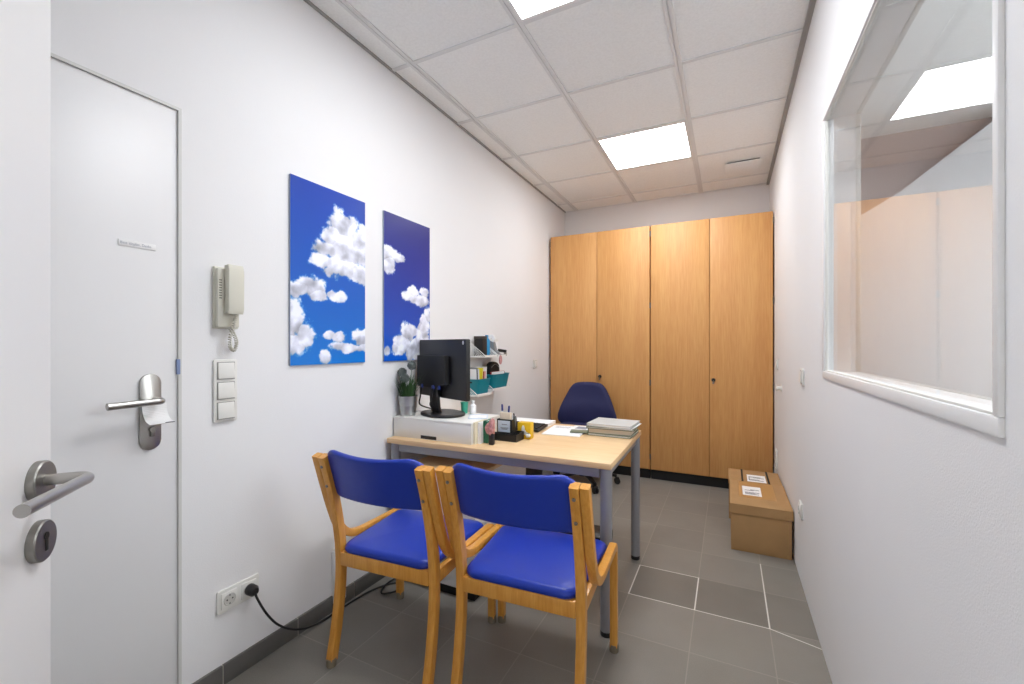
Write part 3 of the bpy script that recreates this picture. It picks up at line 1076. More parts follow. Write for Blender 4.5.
def schuko(t, y, z, m=PLASTIC):
    s = B().box(0.006, 0.0125, y - 0.0285, y + 0.0285, z - 0.0285, z + 0.0285, 0.003).build('socket_insert', m, t)
    B().lathe([(0.0215, 0), (0.0205, 0.0022), (0.0185, 0.0022), (0.0180, 0.0004), (0, 0.0004)], 28, T((0.0125, y, z)) @ R(90, 'Y')).build('socket_well', mat('socket_shade', (196, 195, 190), 0.45), s)  # nearly flat well: shade of the recess is put into the darker colour
    b = B()
    for dz in (-0.0095, 0.0095):
        b.lathe([(0, 0), (0.0028, 0), (0.0028, 0.0012), (0, 0.0012)], 10, T((0.0124, y + dz, z)) @ R(90, 'Y'))
    b.box(0.0126, 0.0136, y - 0.0015, y + 0.0015, z + 0.012, z + 0.018).box(0.0126, 0.0136, y - 0.0015, y + 0.0015, z - 0.018, z - 0.012)
    b.build('pin_holes', DARK, s)


t = thing('wall_socket', 'white double power socket low on the left wall, one half holding a black plug', 'socket', (XL, 0.981, EYE - 0.9135))
B().prism(round_rect(0.152, 0.081, 0.006, 3), 0, 0.009, 'x', bev=0.0025).build('frame', PLASTIC, t)
schuko(t, -0.0355, 0)
schuko(t, 0.0355, 0)

# black plug and cord running behind the chairs to the desk
t = thing('power_cord', 'black power cord plugged into the left wall socket, trailing along the skirting', 'power cord', (0, 0, 0))
pz, py = EYE - 0.9135, 1.0165
B().lathe([(0, 0), (0.0195, 0), (0.0205, 0.006), (0.0195, 0.026), (0.013, 0.036), (0, 0.037)], 24, T((XL + 0.014, py, pz)) @ R(90, 'Y')).build('plug', BLACK, t)
path = spline([(XL + 0.046, py, pz - 0.002), (XL + 0.056, py + 0.004, pz - 0.03), (XL + 0.050, py + 0.045, pz - 0.11), (XL + 0.040, py + 0.10, pz - 0.185), (XL + 0.034, py + 0.17, pz - 0.245), (XL + 0.034, py + 0.245, pz - 0.279), (XL + 0.034, py + 0.34, 0.008), (XL + 0.036, 1.50, 0.007), (XL + 0.05, 1.60, 0.007), (XL + 0.09, 1.69, 0.007), (XL + 0.14, 1.71, 0.007), (XL + 0.165, 1.66, 0.007), (XL + 0.12, 1.60, 0.010), (XL + 0.085, 1.66, 0.014), (XL + 0.08, 1.78, 0.007), (XL + 0.078, 1.9, 0.007), (XL + 0.07, 2.1, 0.007), (XL + 0.065, 2.3, 0.1), (XL + 0.06, 2.32, 0.5)], 10)
B().tube(path, 0.0042, 8).build('cable', BLACK, t)

# slim white cover low on the left wall behind the chair leg
t = thing('cable_cover', 'slim white cover strip low on the left wall behind a chair leg', 'cable cover', (XL, 1.435, 0.035))
B().box(0.0, 0.024, -0.033, 0.033, 0.0, 0.24, 0.004).build('shell', WHITE, t)
B().box(0.002, 0.02, -0.028, 0.028, 0.24, 0.246, 0.001).build('end_cap', PLASTIC, t)

switch_plate('light_switch', 'small white switch plate on the left wall beside the wardrobe, past the teal baskets', 'light switch', 'rocker', (XL, 3.730, EYE - 0.173), 1, 0)

# ------------------------------------------------------------------ fixtures on the right wall (facing -X)
switch_plate('light_switch', 'single white light switch on the right wall below the window corner', 'light switch', 'rocker', (XR, 2.587, EYE - 0.157), 1, PI)
t = thing('wall_socket', 'single white socket low on the right wall beside the cardboard boxes', 'socket', (XR, 2.625, EYE - 0.835), PI)
B().prism(round_rect(0.081, 0.081, 0.006, 3), 0, 0.009, 'x', bev=0.0025).build('frame', PLASTIC, t)
schuko(t, 0, 0)
t = thing('wall_socket', 'flat white socket plate on the right wall next to the wardrobe', 'socket', (XR, 3.86, EYE - 0.87), PI)
B().prism(round_rect(0.081, 0.151, 0.006, 3), 0, 0.009, 'x', bev=0.0025).build('frame', PLASTIC, t)
schuko(t, 0, 0.0355)
schuko(t, 0, -0.0355)
t = thing('door_stop', 'small round white stopper on the right wall beside the wardrobe edge', 'stopper', (XR, 3.55, EYE - 0.30), PI)
B().lathe([(0, 0), (0.022, 0), (0.022, 0.004), (0.014, 0.008), (0.014, 0.022), (0.020, 0.026), (0.020, 0.034), (0, 0.036)], 20, R(90, 'Y')).build('knob', PLASTIC, t)
B().lathe([(0.0, 0), (0.026, 0), (0.026, 0.002), (0, 0.002)], 20, R(90, 'Y')).build('rosette', PLASTIC, t)
switch_plate('light_switch', 'small white switch plate on the right wall just in front of the wardrobe', 'light switch', 'rocker', (XR, 3.80, EYE - 0.14), 1, PI)

# ------------------------------------------------------------------ on the desk
Z = DT
RX0, RX1, RY0, RY1, RH = -1.608, -1.120, 1.802, 2.095, 0.105
t = thing('monitor_riser', 'long white box riser under the monitor, with a dark slot handle', 'monitor riser', ((RX0 + RX1) / 2, (RY0 + RY1) / 2, Z))
hw, hd = (RX1 - RX0) / 2, (RY1 - RY0) / 2
RISER = mat('riser_white', (226, 225, 220), 0.5)
b = B()
b.box(-hw, hw, -hd, hd, RH - 0.012, RH, 0.0015)
b.box(-hw, hw, -hd, -hd + 0.012, 0.0, RH - 0.012, 0.001)
b.box(-hw, -hw + 0.012, -hd + 0.012, hd, 0, RH - 0.012)
b.box(hw - 0.012, hw, -hd + 0.012, hd, 0, RH - 0.012)
b.box(-hw + 0.012, hw - 0.012, hd - 0.012, hd, 0.0, RH - 0.012)
b.build('shell', RISER, t)
B().box(-0.062, 0.036, -hd - 0.0012, -hd + 0.003, 0.003, 0.020).build('slot_handle', DARK, t)

# monitor, turned away
t = thing('computer_monitor', 'black flat monitor seen from behind, standing on the white riser', 'monitor', (-1.405, 1.940, Z + RH), math.radians(-21))
# local: -Y towards the camera (back of the monitor)
B().pillow([(x + 0.0, y) for x, y in round_rect(0.27, 0.22, 0.105, 10)], 0.016, lambda u, v, w: (u - 0.002, v * 0.95 + 0.02, 0.008 + w), 0.4).build('base', BLACK, t)
b = B()
b.sweep(spline([(-0.03, 0.0, 0.012), (-0.025, -0.015, 0.06), (-0.02, -0.02, 0.13), (-0.02, -0.018, 0.2)], 5), round_rect(0.075, 0.026, 0.008, 3), up=(0, 1, 0))
b.build('stand_neck', BLACK, t)
sc_ = B().box(-0.218, 0.238, 0.0, 0.028, 0.096, 0.413, 0.006).build('screen_housing', BLACK, t)
sc_.rotation_euler = (0, 0, 0)
b = B()
b.prism([(-0.19, 0.19), (-0.185, 0.325), (0.09, 0.325), (0.095, 0.17), (-0.05, 0.15), (-0.18, 0.15)], -0.036, 0.001, 'y', bev=0.006)
b.build('rear_housing', BLACKM, sc_)
B().box(-0.208, 0.228, 0.027, 0.0295, 0.108, 0.403).build('screen', mat('screen_glass', (10, 11, 13), 0.15), sc_)
B().lathe([(0, 0), (0.009, 0), (0.009, 0.0008), (0, 0.0008)], 20, T((0.212, 0.0, 0.394)) @ R(90, 'X') @ Matrix.Diagonal((0.75, 1.15, 1, 1))).build('badge', PLASTIC, sc_)
for (x, w_) in ((-0.13, 0.014), (-0.02, 0.02), (0.04, 0.016)):
    B().box(x, x + w_, -0.042, -0.034, 0.145, 0.165, 0.001).build('port', mat('port_blue', (40, 58, 140), 0.4), sc_)
cb_ = B()
for x, zz in ((-0.125, 0.15), (-0.01, 0.15)):
    cb_.tube(spline([(x, -0.038, zz), (x + 0.005, -0.05, 0.10), (x - 0.03, -0.035, 0.05), (x - 0.05, 0.03, 0.02), (x - 0.06, 0.08, 0.008)], 6), 0.0042, 8)
cb_.build('monitor_cables', BLACK, sc_)

# plant
t = thing('potted_plant', 'artificial grass with grey pompom flowers in a small zinc bucket on the riser', 'potted plant', (-1.562, 1.862, Z + RH))
pot = B().lathe([(0, 0), (0.040, 0), (0.041, 0.003), (0.047, 0.055), (0.0485, 0.056), (0.0485, 0.060), (0.048, 0.062), (0.052, 0.102), (0.0545, 0.103), (0.0545, 0.107), (0.051, 0.107), (0.047, 0.09), (0, 0.09)], 36).build('bucket', ZINC, t)
B().lathe([(0, 0.09), (0.03, 0.094), (0.048, 0.092)], 24).build('soil', SOIL, t)
b = B()
rnd = random.Random(3)
for k in range(190):
    a = rnd.uniform(0, 2 * PI)
    r0 = rnd.uniform(0, 0.038)
    L_ = rnd.uniform(0.06, 0.135)
    lean = rnd.uniform(0.0, 0.065) + (0.045 if rnd.random() < 0.12 else 0)
    p0 = Vector((r0 * math.cos(a), r0 * math.sin(a), 0.090))
    dr = Vector((math.cos(a), math.sin(a), 0))
    sd = Vector((-dr.y, dr.x, 0))
    pts = [p0, p0 + dr * lean * 0.3 + Vector((0, 0, L_ * 0.55)), p0 + dr * lean + Vector((0, 0, L_))]
    pts = [Vector((min(0.075, max(p.x, -0.054)), min(0.07, p.y), p.z)) for p in pts]
    wv = [0.0026, 0.0023, 0.0004]
    vs = []
    for p, w_ in zip(pts, wv):
        vs.append((b.bm.verts.new(p - sd * w_), b.bm.verts.new(p + sd * w_ + dr * 0.0004)))
    for q in range(2):
        b.bm.faces.new((vs[q][0], vs[q][1], vs[q + 1][1], vs[q + 1][0]))
gr = b.build('grass', LEAF, t)
gr['kind'] = 'stuff'
for (x, y, z) in ((-0.022, -0.020, 0.236), (0.002, -0.026, 0.203), (0.030, -0.004, 0.272)):
    st = B().tube(spline([(x * 0.3, y * 0.3, 0.09), (x * 0.6, y * 0.6, 0.15), (x, y, z)], 5), 0.0013, 6).build('flower_stem', LEAF, t)
    b = B()
    n = 90
    rr = 0.0245
    for k in range(n):
        zz = 1 - 2 * (k + 0.5) / n
        ph = k * 2.39996
        q = math.sqrt(1 - zz * zz)
        d = Vector((q * math.cos(ph), q * math.sin(ph), zz))
        c = Vector((x, y, z))
        e1 = d.orthogonal().normalized()
        e2 = d.cross(e1)
        base = c + d * rr * 0.45
        tip = c + d * rr * rnd.uniform(0.92, 1.08)
        ring = [b.bm.verts.new(base + (e1 * math.cos(w) + e2 * math.sin(w)) * 0.0012) for w in (0, 2.1, 4.2)]
        cap = [b.bm.verts.new(tip + (e1 * math.cos(w) + e2 * math.sin(w)) * 0.0028) for w in (0, 2.1, 4.2)]
        for q2 in range(3):
            b.bm.faces.new((ring[q2], ring[(q2 + 1) % 3], cap[(q2 + 1) % 3], cap[q2]))
        b.bm.faces.new(cap)
    t2 = bmesh.new()
    bmesh.ops.create_icosphere(t2, subdivisions=2, radius=rr * 0.62, matrix=T((x, y, z)))
    b._merge(t2)
    b.build('pompom', POMP, st)

# things lying on the right end of the riser
o = tag(B().box(-0.05, 0.05, -0.07, 0.07, 0, 0.004, 0.001).build('notepad', ICE), 'pale blue notepad on the right end of the riser', 'notepad')
o.location = (-1.19, 1.985, Z + RH)
o.rotation_euler = (0, 0, 0.5)
B().box(-0.045, 0.045, -0.065, 0.03, 0.004, 0.0055).build('top_sheet', PAPER, o)
t = thing('spray_bottle', 'small white bottle on the riser just right of the monitor base', 'bottle', (-1.272, 2.065, Z + RH))
B().lathe([(0, 0), (0.017, 0), (0.018, 0.004), (0.018, 0.045), (0.009, 0.056), (0.009, 0.062), (0, 0.062)], 20).build('body', PAPER, t)
B().lathe([(0, 0.06), (0.011, 0.06), (0.011, 0.075), (0, 0.075)], 16).build('cap', PLASTIC, t)
t = thing('plastic_cup', 'mint green plastic cup beside the small white bottle', 'cup', (-1.326, 2.062, Z + RH))
B().lathe([(0, 0), (0.017, 0), (0.021, 0.06), (0.0195, 0.06), (0.016, 0.003), (0, 0.003)], 22).build('bowl', MINT, t)
B().lathe([(0.0195, 0.058), (0.0225, 0.058), (0.0225, 0.062), (0.0195, 0.062)], 22).build('rim', MINT, t)

# upright books between riser and organiser
for nm, x0, x1, y0, y1, h, m, lab in (
        ('book', -1.118, -1.108, 1.818, 1.935, 0.108, CREAM, 'cream paperback standing tight against the riser end'),
        ('book', -1.106, -1.092, 1.840, 1.938, 0.104, PAPER, 'white booklet standing between the cream book and the green folder'),
        ('folder', -1.090, -1.068, 1.868, 1.940, 0.110, GREEN, 'green folder standing upright beside the black pen organiser')):
    t = thing(nm, lab, nm, ((x0 + x1) / 2, (y0 + y1) / 2, Z), group='books upright at the riser end')
    w_, d_ = (x1 - x0) / 2, (y1 - y0) / 2
    b = B()
    b.box(-w_, -w_ + 0.0025, -d_, d_, 0, h)
    b.box(w_ - 0.0025, w_, -d_, d_, 0, h)
    b.box(-w_ + 0.0025, w_ - 0.0025, -d_, -d_ + 0.0025, 0, h)
    b.build('cover', m, t)
    B().box(-w_ + 0.0026, w_ - 0.0026, -d_ + 0.003, d_ - 0.004, 0.002, h - 0.004).build('pages', PAPER, t)

# speckled pink ornament
t = thing('ornament', 'lumpy pink speckled ornament on a dark foot, in front of the green folder', 'ornament', (-1.043, 1.852, Z))
hp = spline([(u * 0.00096, 0, v * 0.00096) for u, v in ((-28, 80), (-20, 104), (-4, 114), (2, 128), (22, 134), (26, 92), (22, 52), (-2, 46), (-22, 62), (-28, 80))], 5)[:-1]
B().pillow([(p.x, p.z) for p in hp], 0.026, lambda u, v, w: (u, w + 0.004 * math.sin(u * 260) * math.cos(v * 190), v), 0.48, 0.0).build('body', PINK, t, ang=70)
B().box(-0.004, 0.022, -0.011, 0.011, 0.0, 0.058, 0.004).build('foot', BLACK, t)

# black pen organiser
t = thing('pen_organiser', 'black desk organiser with a white card in front and a low tray', 'pen organiser', (-1.022, 1.988, Z))
b = B()


def openbox(b, x0, x1, y0, y1, z0, z1, w=0.003):
    b.box(x0, x1, y0, y1, z0, z0 + w)
    b.box(x0, x1, y0, y0 + w, z0 + w, z1)
    b.box(x0, x1, y1 - w, y1, z0 + w, z1)
    b.box(x0, x0 + w, y0 + w, y1 - w, z0 + w, z1)
    b.box(x1 - w, x1, y0 + w, y1 - w, z0 + w, z1)


openbox(b, -0.052, 0.035, -0.008, 0.048, 0, 0.105)
openbox(b, -0.072, 0.076, -0.040, -0.0085, 0, 0.036)
openbox(b, 0.0355, 0.076, -0.008, 0.048, 0, 0.042)
b.build('holder', BLACK, t)
cd = B().box(-0.044, 0.024, -0.0105, -0.0085, 0.040, 0.098).build('name_card', ICE, t)
b = B()
for x0, x1, z in ((-0.022, 0.008, 0.077), (-0.03, 0.016, 0.060), (-0.024, 0.01, 0.054)):
    b.box(x0, x1, -0.0112, -0.0104, z, z + 0.004)
b.build('card_print', INKL, cd)
o = tag(B().box(-0.042, 0.020, -0.006, 0.012, 0.004, 0.137, 0.001).build('note_block', NOTE), 'beige note papers standing in the black organiser', 'note paper')
o.location = (-1.022, 2.000, Z)
B().box(-0.038, 0.024, 0.013, 0.017, 0.004, 0.128).build('loose_sheet', PAPER, o)
for k, (dx, dy, h, m, tilt, lab) in enumerate(((-0.036, 0.036, 0.172, PENB, -3, 'blue pen with the tallest clip in the black organiser'), (-0.016, 0.038, 0.166, PENB, 4, 'blue pen leaning right in the black organiser'), (0.018, 0.038, 0.128, BLACK, 2, 'black pen standing behind the note papers'), (0.026, 0.032, 0.116, GREYP, 5, 'short grey pen at the right side of the organiser'))):
    t = thing('pen', lab, 'pen', (-1.022 + dx, 1.988 + dy, Z + 0.004), 0, 'pens in the black organiser')
    M = R(tilt, 'Y')
    B().lathe([(0, 0), (0.002, 0.002), (0.0042, 0.012), (0.0042, h - 0.03), (0, h - 0.03)], 12, M).build('barrel', PAPER if k < 2 else m, t)
    cp = B().lathe([(0, h - 0.035), (0.005, h - 0.035), (0.005, h - 0.004), (0.003, h), (0, h)], 12, M).build('cap', m, t)
    B().box(-0.0012, 0.0012, -0.0085, -0.0045, h - 0.034, h - 0.006, M=M).build('clip', m, cp)
o = tag(B().box(-0.012, 0.012, -0.01, 0.01, 0, 0.006, 0.002).build('eraser', PAPER), 'white eraser in the low tray of the black organiser', 'eraser')
o.location = (-0.970, 1.966, Z + 0.0305)
B().box(-0.012, 0.004, -0.0103, 0.0103, 0.0005, 0.0065, 0.001).build('sleeve', GREYP, o)
o.location.z = Z + 0.0032
# yellow tissue pack
t = thing('tissue_box', 'small yellow box with a white flower, right of the black organiser', 'tissue box', (-0.948, 2.062, Z), math.radians(3))
B().box(-0.037, 0.037, -0.024, 0.024, 0, 0.085, 0.004).build('carton', YEL, t)
b = B()
for cx_, cz_, rx_, rz2, an in ((-0.004, 0.05, 0.009, 0.022, 0), (0.005, 0.036, 0.008, 0.02, -40), (-0.002, 0.032, 0.008, 0.018, 35), (0.012, 0.03, 0.007, 0.016, -80)):
    b.prism([(rx_ * math.cos(2 * PI * k / 16), rz2 * math.sin(2 * PI * k / 16)) for k in range(16)], -0.0008, 0, 'y', M=T((cx_, -0.0241, cz_)) @ R(an, 'Y'))
b.build('printed_flower', PAPER, t)
b = B()
b.pillow(round_rect(0.024, 0.018, 0.006, 4), 0.02, lambda u, v, w: (u + 0.028, v - 0.036, 0.024 + w), 0.45)
b.build('tissue_tip', PAPER, t)

# keyboard
t = thing('keyboard', 'black keyboard lying on the desk behind the yellow box', 'keyboard', (-1.16, 2.298, Z), 0)
B().box(-0.215, 0.215, -0.075, 0.075, 0.001, 0.016, 0.004, M=R(3, 'X') @ T((0, 0, 0.005))).build('case', BLACK, t)
b = B()
for r in range(5):
    for c in range(20):
        b.box(-0.205 + c * 0.0206, -0.205 + c * 0.0206 + 0.017, -0.06 + r * 0.024, -0.06 + r * 0.024 + 0.019, 0.02, 0.026, M=R(3, 'X') @ T((0, 0, 0.001)))
kk = b.build('keys', BLACKM, t)

# papers
def sheet(name, label, cat, x, y, w, d, rz, m=PAPER, z=Z, h=0.003, printed=None, group=None):
    o = B().box(-w / 2, w / 2, -d / 2, d / 2, 0, h, 0.0004).build(name, m)
    o.location = (x, y, z)
    o.rotation_euler = (0, 0, rz)
    tag(o, label, cat, group)
    if printed:
        b = B()
        for p in printed:
            b.box(p[0], p[1], p[2], p[3], h, h + 0.0003)
        b.build('print', INKL, o)
    return o


sheet('paper_sheet', 'white papers at the back edge of the desk behind the keyboard', 'paper', -1.095, 2.458, 0.275, 0.145, 0.02, h=0.02, group='loose papers on the desk')
sheet('paper_sheet', 'white sheets lying flat beside the binder stack, nearest the keyboard', 'paper', -0.82, 2.335, 0.21, 0.27, 0.10, h=0.005, group='loose papers on the desk',
      printed=[(-0.08, 0.05, 0.09, 0.095), (-0.08, 0.07, 0.075, 0.079), (-0.08, 0.03, 0.06, 0.064)])
sheet('paper_sheet', 'white sheet with a grey printed block under the far side of the binder stack', 'paper', -0.745, 2.415, 0.15, 0.15, -0.03, z=Z + 0.0053, h=0.002, printed=[(-0.045, 0.02, -0.02, 0.05)], group='loose papers on the desk')
# pile of binders at the right end
zz = Z
for k, (x0, x1, y0, y1, h, m, rz, nm, lab) in enumerate((
        (-0.680, -0.450, 2.285, 2.50, 0.012, SAGE, -0.03, 'folder', 'sage green folder, bottom one of the pile at the desk end'),
        (-0.684, -0.450, 2.295, 2.50, 0.026, SAGE, 0.02, 'binder', 'thick olive ring binder in the middle of the pile at the desk end'),
        (-0.694, -0.440, 2.29, 2.505, 0.009, SAGE, 0.05, 'folder', 'thin grey-green folder under the topmost one of the pile'),
        (-0.684, -0.445, 2.285, 2.50, 0.014, GLASSG, -0.04, 'folder', 'pale grey folder lying on top of the pile at the desk end'))):
    t = thing(nm, lab, nm, ((x0 + x1) / 2, (y0 + y1) / 2, zz), rz, 'folders piled at the desk end')
    w_, d_ = (x1 - x0) / 2, (y1 - y0) / 2
    if k == 3:
        zsheet, zz = zz, zz + 0.0032
        t.location.z = zz
    b = B()
    b.box(-w_, w_, -d_, d_, 0, 0.002)
    b.box(-w_, w_, -d_, d_, h - 0.002, h)
    b.box(-w_, -w_ + 0.002, -d_, d_, 0.002, h - 0.002)
    b.build('cover', m, t)
    B().box(-w_ + 0.004, w_ - 0.006, -d_ + 0.004, d_ - 0.004, 0.0021, h - 0.0021).build('pages', PAPER if k != 1 else NOTE, t)
    zz += h
sheet('paper_sheet', 'crooked white sheets sticking out of the right side of the folder pile', 'paper', -0.555, 2.395, 0.232, 0.21, -0.07, z=zsheet, h=0.003, group='loose papers on the desk')
sheet('paper_sheet', 'grey-edged sheet poking out from the left of the binder pile', 'paper', -0.735, 2.315, 0.10, 0.075, 0.2, m=SAGE, z=Z + 0.0085, h=0.004, group='loose papers on the desk')

# ------------------------------------------------------------------ under the desk
t = thing('computer_tower', 'black box-shaped computer tower on the floor beyond the desk, by the left wall', 'computer', (-1.46, 3.12, 0))
B().box(-0.09, 0.09, -0.2, 0.2, 0.012, 0.40, 0.006).build('case', BLACK, t)
B().box(-0.055, -0.03, -0.2015, -0.199, 0.03, 0.39).build('metal_stripe', GREYMET, t)
for x in (-0.07, 0.07):
    for y in (-0.17, 0.17):
        B().lathe([(0, 0), (0.012, 0), (0.012, 0.013), (0, 0.013)], 14, T((x, y, 0))).build('foot', BLACKM, t)
t = thing('foot_rest', 'low black foot rest on the floor under the back edge of the desk', 'foot rest', (-0.82, 2.62, 0))
B().box(-0.19, 0.165, -0.06, 0.06, 0.055, 0.072, 0.003, M=T((0, 0, 0.06)) @ R(12, 'X') @ T((0, 0, -0.06))).build('platform', BLACK, t)
for x in (-0.18, 0.168):
    B().lathe([(0, 0), (0.048, 0), (0.052, 0.004), (0.052, 0.012), (0.048, 0.016), (0, 0.016)], 28, T((x, 0, 0.052)) @ R(90, 'Y')).build('end_disc', BLACKM, t)
B().tube([(-0.18, 0, 0.05), (0.17, 0, 0.05)], 0.008, 10).build('axle', STEELD, t)

# ------------------------------------------------------------------ wall shelves with baskets, left wall behind the monitor
SHW = mat('shelf_white', (232, 232, 230), 0.45)


def wall_shelf(y0, y1, z, label):
    L_ = y1 - y0
    t = thing('wall_shelf', label, 'shelf', (XL, (y0 + y1) / 2, z), 0, 'white perforated shelves on the left wall')
    dp = 0.14
    b = B()
    b.box(0.001, dp, -L_ / 2, L_ / 2, 0, 0.004)
    b.box(dp - 0.003, dp, -L_ / 2, L_ / 2, 0.004, 0.016)
    b.box(0.001, 0.005, -L_ / 2, L_ / 2, 0.004, 0.11)
    b.build('tray', SHW, t)
    for s in (-1, 1):
        yy = s * (L_ / 2 - 0.002)
        b = B()
        # triangular end: rim and crossed wires
        A, Bq, C = Vector((0.006, yy, 0.112)), Vector((0.006, yy, 0.004)), Vector((dp, yy, 0.012))
        prof = round_rect(0.004, 0.006, 0.001, 1)
        for p, q in ((A, Bq), (Bq, C), (A, C)):
            b.sweep([p, q], prof, up=(0, 1, 0))
        n = 9
        for k in range(1, n):
            f = k / n
            x = 0.006 + f * (dp - 0.006)
            b.sweep([(x, yy, 0.006), (x * 0.30, yy, 0.006 + (0.105) * (1 - x * 0.30 / dp))], round_rect(0.0016, 0.0035, 0.0005, 1), up=(0, 1, 0))
            top = 0.112 * (1 - f)
            b.sweep([(0.006, yy, top), (min(dp, 0.006 + (dp) * (1 - f) * 0.0 + dp * f * (1 - f)), yy, top * (1 - f) if f < 0.99 else 0.006)], round_rect(0.0016, 0.0035, 0.0005, 1), up=(0, 1, 0))
        b.build('end_panel', SHW, t)
    return t


NY0, NY1, FY0, FY1 = 2.455, 2.650, 2.672, 2.945
UN0, UN1, UF0, UF1 = 2.560, 2.735, 2.750, 2.905
UZ, LZ = 1.130, 0.872
wall_shelf(UN0, UN1, UZ, 'upper white perforated wall shelf just behind the monitor, holding a black box')
wall_shelf(UF0, UF1, UZ, 'upper white perforated wall shelf farther from the monitor')
wall_shelf(NY0, NY1, LZ, 'lower white perforated wall shelf nearer the monitor, under a teal basket')
wall_shelf(FY0, FY1, LZ + 0.02, 'lower white perforated wall shelf farther from the monitor, under a teal basket')


def basket(yc, z, label, ln=0.245):
    t = thing('basket', label, 'basket', (XL + 0.078, yc, z), 0, 'teal baskets on the wall shelves')
    b = B()
    prof = [(0.78, 0.0), (1.0, 0.105), (1.03, 0.105), (1.03, 0.11), (0.965, 0.11), (0.75, 0.004)]
    rings = []
    for q, zz in prof:
        rings.append([b.bm.verts.new((x * q, y * q, zz)) for x, y in round_rect(0.130, ln, 0.02, 4)])
    m = len(rings[0])
    for r0, r1 in zip(rings, rings[1:]):
        for j in range(m):
            b.bm.faces.new((r0[j], r0[(j + 1) % m], r1[(j + 1) % m], r1[j]))
    b.bm.faces.new(rings[0][::-1])
    b.bm.faces.new(rings[-1])
    b.build('tub', TEAL, t)
    for s in (-1, 1):
        B().prism(round_rect(0.03, 0.012, 0.005, 3), 0, 0.0015, 'y', M=T((0.0, s * (ln / 2 - 0.0035) - 0.00075, 0.088)) @ R(s * -12, 'X')).build('grip_hole', BLACKM, t)
    return t


nb, fb = (NY0 + NY1) / 2, (FY0 + FY1) / 2
basket(nb, LZ + 0.0045, 'teal plastic basket full of brochures on the shelf nearer the monitor', 0.176)
basket(fb, LZ + 0.0245, 'teal plastic basket with a red booklet on the shelf farther from the monitor')


def card(name, label, cat, x, y, z, w, th, h, m, rx=0.0, ry=0.0, rz=0.0, group=None, edge=None):
    t = thing(name, label, cat, (x, y, z), 0, group)
    t.rotation_euler = (rx, ry, rz)
    b = B()
    b.box(-w / 2, w / 2, -th / 2, -th / 2 + 0.001, 0, h)
    b.box(-w / 2, w / 2, th / 2 - 0.001, th / 2, 0, h)
    b.box(-w / 2, -w / 2 + 0.001, -th / 2 + 0.001, th / 2 - 0.001, 0, h)
    b.build('cover', m, t)
    B().box(-w / 2 + 0.0015, w / 2 - 0.002, -th / 2 + 0.0012, th / 2 - 0.0012, 0.001, h - 0.002).build('pages', edge or PAPER, t)
    return t


G = 'brochures in the teal baskets'
bx = XL + 0.075
bz = LZ + 0.012
card('brochure', 'white brochure at the near end of the brochure basket', 'brochure', bx, nb - 0.058, bz, 0.085, 0.006, 0.17, PAPER, rx=0.10, group=G)
card('brochure', 'grey brochure second in the brochure basket', 'brochure', bx, nb - 0.042, bz, 0.085, 0.006, 0.18, GREYP, rx=0.09, group=G)
card('brochure', 'white brochure between the grey and the yellow one', 'brochure', bx, nb - 0.026, bz, 0.085, 0.006, 0.17, PAPER, rx=0.07, group=G)
card('brochure', 'yellow folder leaning in the brochure basket', 'brochure', bx, nb - 0.002, bz, 0.085, 0.008, 0.175, YEL2, rx=-0.12, group=G)
card('brochure', 'red-edged booklet behind the yellow folder', 'brochure', bx, nb + 0.018, bz, 0.085, 0.006, 0.150, RED, rx=-0.08, group=G)
card('brochure', 'pale pink brochure with red print in the brochure basket', 'brochure', bx, nb + 0.036, bz, 0.09, 0.006, 0.150, ROSE, rx=-0.10, group=G)
card('brochure', 'tall white brochure at the far end of the brochure basket', 'brochure', bx, nb + 0.055, bz, 0.085, 0.008, 0.18, PAPER, rx=-0.06, group=G)
bz2 = LZ + 0.030
card('brochure', 'red booklet lying across the far teal basket', 'brochure', bx + 0.02, fb, bz2 + 0.045, 0.012, 0.20, 0.075, RED, ry=0.1, group=G)
t = thing('pouch', 'black rounded pouch standing in the far teal basket', 'pouch', (bx - 0.022, fb + 0.02, bz2))
hp = spline([(-0.085, 0, 0.0), (-0.085, 0, 0.15), (-0.06, 0, 0.185), (0.0, 0, 0.19), (0.06, 0, 0.175), (0.082, 0, 0.13), (0.085, 0, 0.0)], 5)
B().pillow([(p.x, p.z) for p in hp], 0.035, lambda u, v, w: (w, u, v), 0.4).build('body', BLACKM, t, ang=70)
b = B().tube(spline([(0.0195, -0.06, 0.15), (0.0195, 0.0, 0.172), (0.0195, 0.06, 0.145)], 6), 0.0018, 6)
b.build('zip', GREYP, t)

# on the upper shelves
uz = UZ + 0.0045
t = thing('storage_box', 'black box at the near end of the upper shelf', 'box', (XL + 0.060, UN0 + 0.074, uz))
B().box(-0.035, 0.035, -0.032, 0.032, 0, 0.140, 0.003).build('carton', BLACKM, t)
B().box(-0.036, 0.036, -0.033, 0.033, 0.124, 0.143, 0.002).build('lid', mat('box_lid', (50, 44, 40), 0.5), t)
t = thing('bottle', 'bright blue slim bottle beside the black box on the upper shelf', 'bottle', (XL + 0.075, UN0 + 0.136, uz))
B().lathe([(0, 0), (0.021, 0), (0.023, 0.004), (0.023, 0.115), (0.012, 0.132), (0, 0.132)], 22).build('body', SKYB, t)
B().lathe([(0, 0.13), (0.012, 0.13), (0.012, 0.152), (0, 0.152)], 16).build('cap', SKYB, t)
t = thing('tape_dispenser', 'grey tape dispenser at the near end of the farther upper shelf', 'tape dispenser', (XL + 0.075, UF0 + 0.024, uz))
B().prism([(-0.05, 0), (0.055, 0), (0.055, 0.03), (0.03, 0.045), (0.02, 0.1), (-0.03, 0.12), (-0.05, 0.06)], -0.018, 0.018, 'y', bev=0.003).build('housing', GREYP, t)
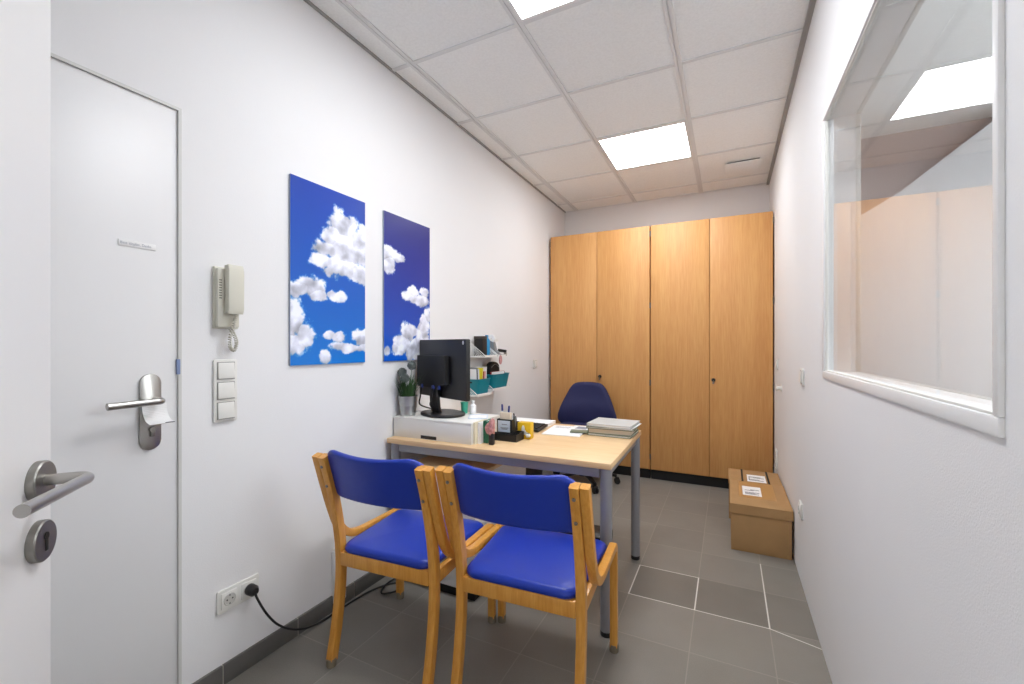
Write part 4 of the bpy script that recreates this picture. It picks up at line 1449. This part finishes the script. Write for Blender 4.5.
B().lathe([(0.012, -0.01), (0.03, -0.01), (0.03, 0.01), (0.012, 0.01), (0.012, -0.01)], 24, T((-0.005, 0, 0.125)) @ R(90, 'X')).build('tape_roll', PAPER, t)
t = thing('container', 'white lidded tub on the farther upper shelf behind the tape dispenser', 'tub', (XL + 0.07, UF0 + 0.073, uz))
B().lathe([(0, 0), (0.022, 0), (0.026, 0.11), (0, 0.11)], 22).build('tub', PAPER, t)
B().lathe([(0, 0.108), (0.0275, 0.108), (0.0275, 0.122), (0, 0.123)], 22).build('lid', PLASTIC, t)
t = thing('stapler', 'black stapler on the farther upper shelf', 'stapler', (XL + 0.075, UF0 + 0.125, uz), math.radians(8))
B().box(-0.065, 0.065, -0.014, 0.014, 0, 0.012, 0.003).build('base', BLACK, t)
B().box(-0.065, 0.06, -0.012, 0.012, 0.02, 0.042, 0.005, M=T((0.06, 0, 0.02)) @ R(7, 'Y') @ T((-0.06, 0, -0.02)) @ T((0, 0, 0.003))).build('arm', BLACK, t)
B().box(0.045, 0.062, -0.01, 0.01, 0.010, 0.026).build('pivot', STEELD, t)
t = thing('sponge_bag', 'small mauve pouch hanging from the front of the farther upper shelf', 'pouch', (XL + 0.147, UF0 + 0.02, UZ - 0.055))
hp = [(0.020 * math.cos(2 * PI * k / 20), 0.034 + 0.034 * math.sin(2 * PI * k / 20)) for k in range(20)]
B().pillow(hp, 0.010, lambda u, v, w: (w, u, v), 0.45).build('body', PINK, t, ang=70)
B().tube(spline([(0, 0, 0.066), (0.001, 0.003, 0.078), (-0.006, 0.0, 0.0755)], 5), 0.0012, 6).build('loop', GREYP, t)

# ------------------------------------------------------------------ world, camera, view
w = bpy.data.worlds.new('corridor_light')
SC.world = w
w.use_nodes = True
bg = w.node_tree.nodes['Background']
bg.inputs['Color'].default_value = (1.0, 0.99, 0.98, 1)
bg.inputs['Strength'].default_value = 0.9

cam = bpy.data.cameras.new('camera')
cam.sensor_width = 36
cam.lens = 433.6 / 1024 * 36
cam.shift_y = 3.5 / 1024
cam.clip_start = 0.02
co = bpy.data.objects.new('camera', cam)
COL.objects.link(co)
co.location = (0, 0, EYE)
co.rotation_euler = (PI / 2, 0, 0.4623)
SC.camera = co

vs = SC.view_settings
vs.view_transform = 'Standard'
vs.look = 'None'
vs.exposure = 0.9
vs.gamma = 1.0
vs.use_curve_mapping = False
SC.cycles.max_bounces = 10
SC.cycles.diffuse_bounces = 6
SC.cycles.transparent_max_bounces = 12
SC.cycles.use_denoising = True
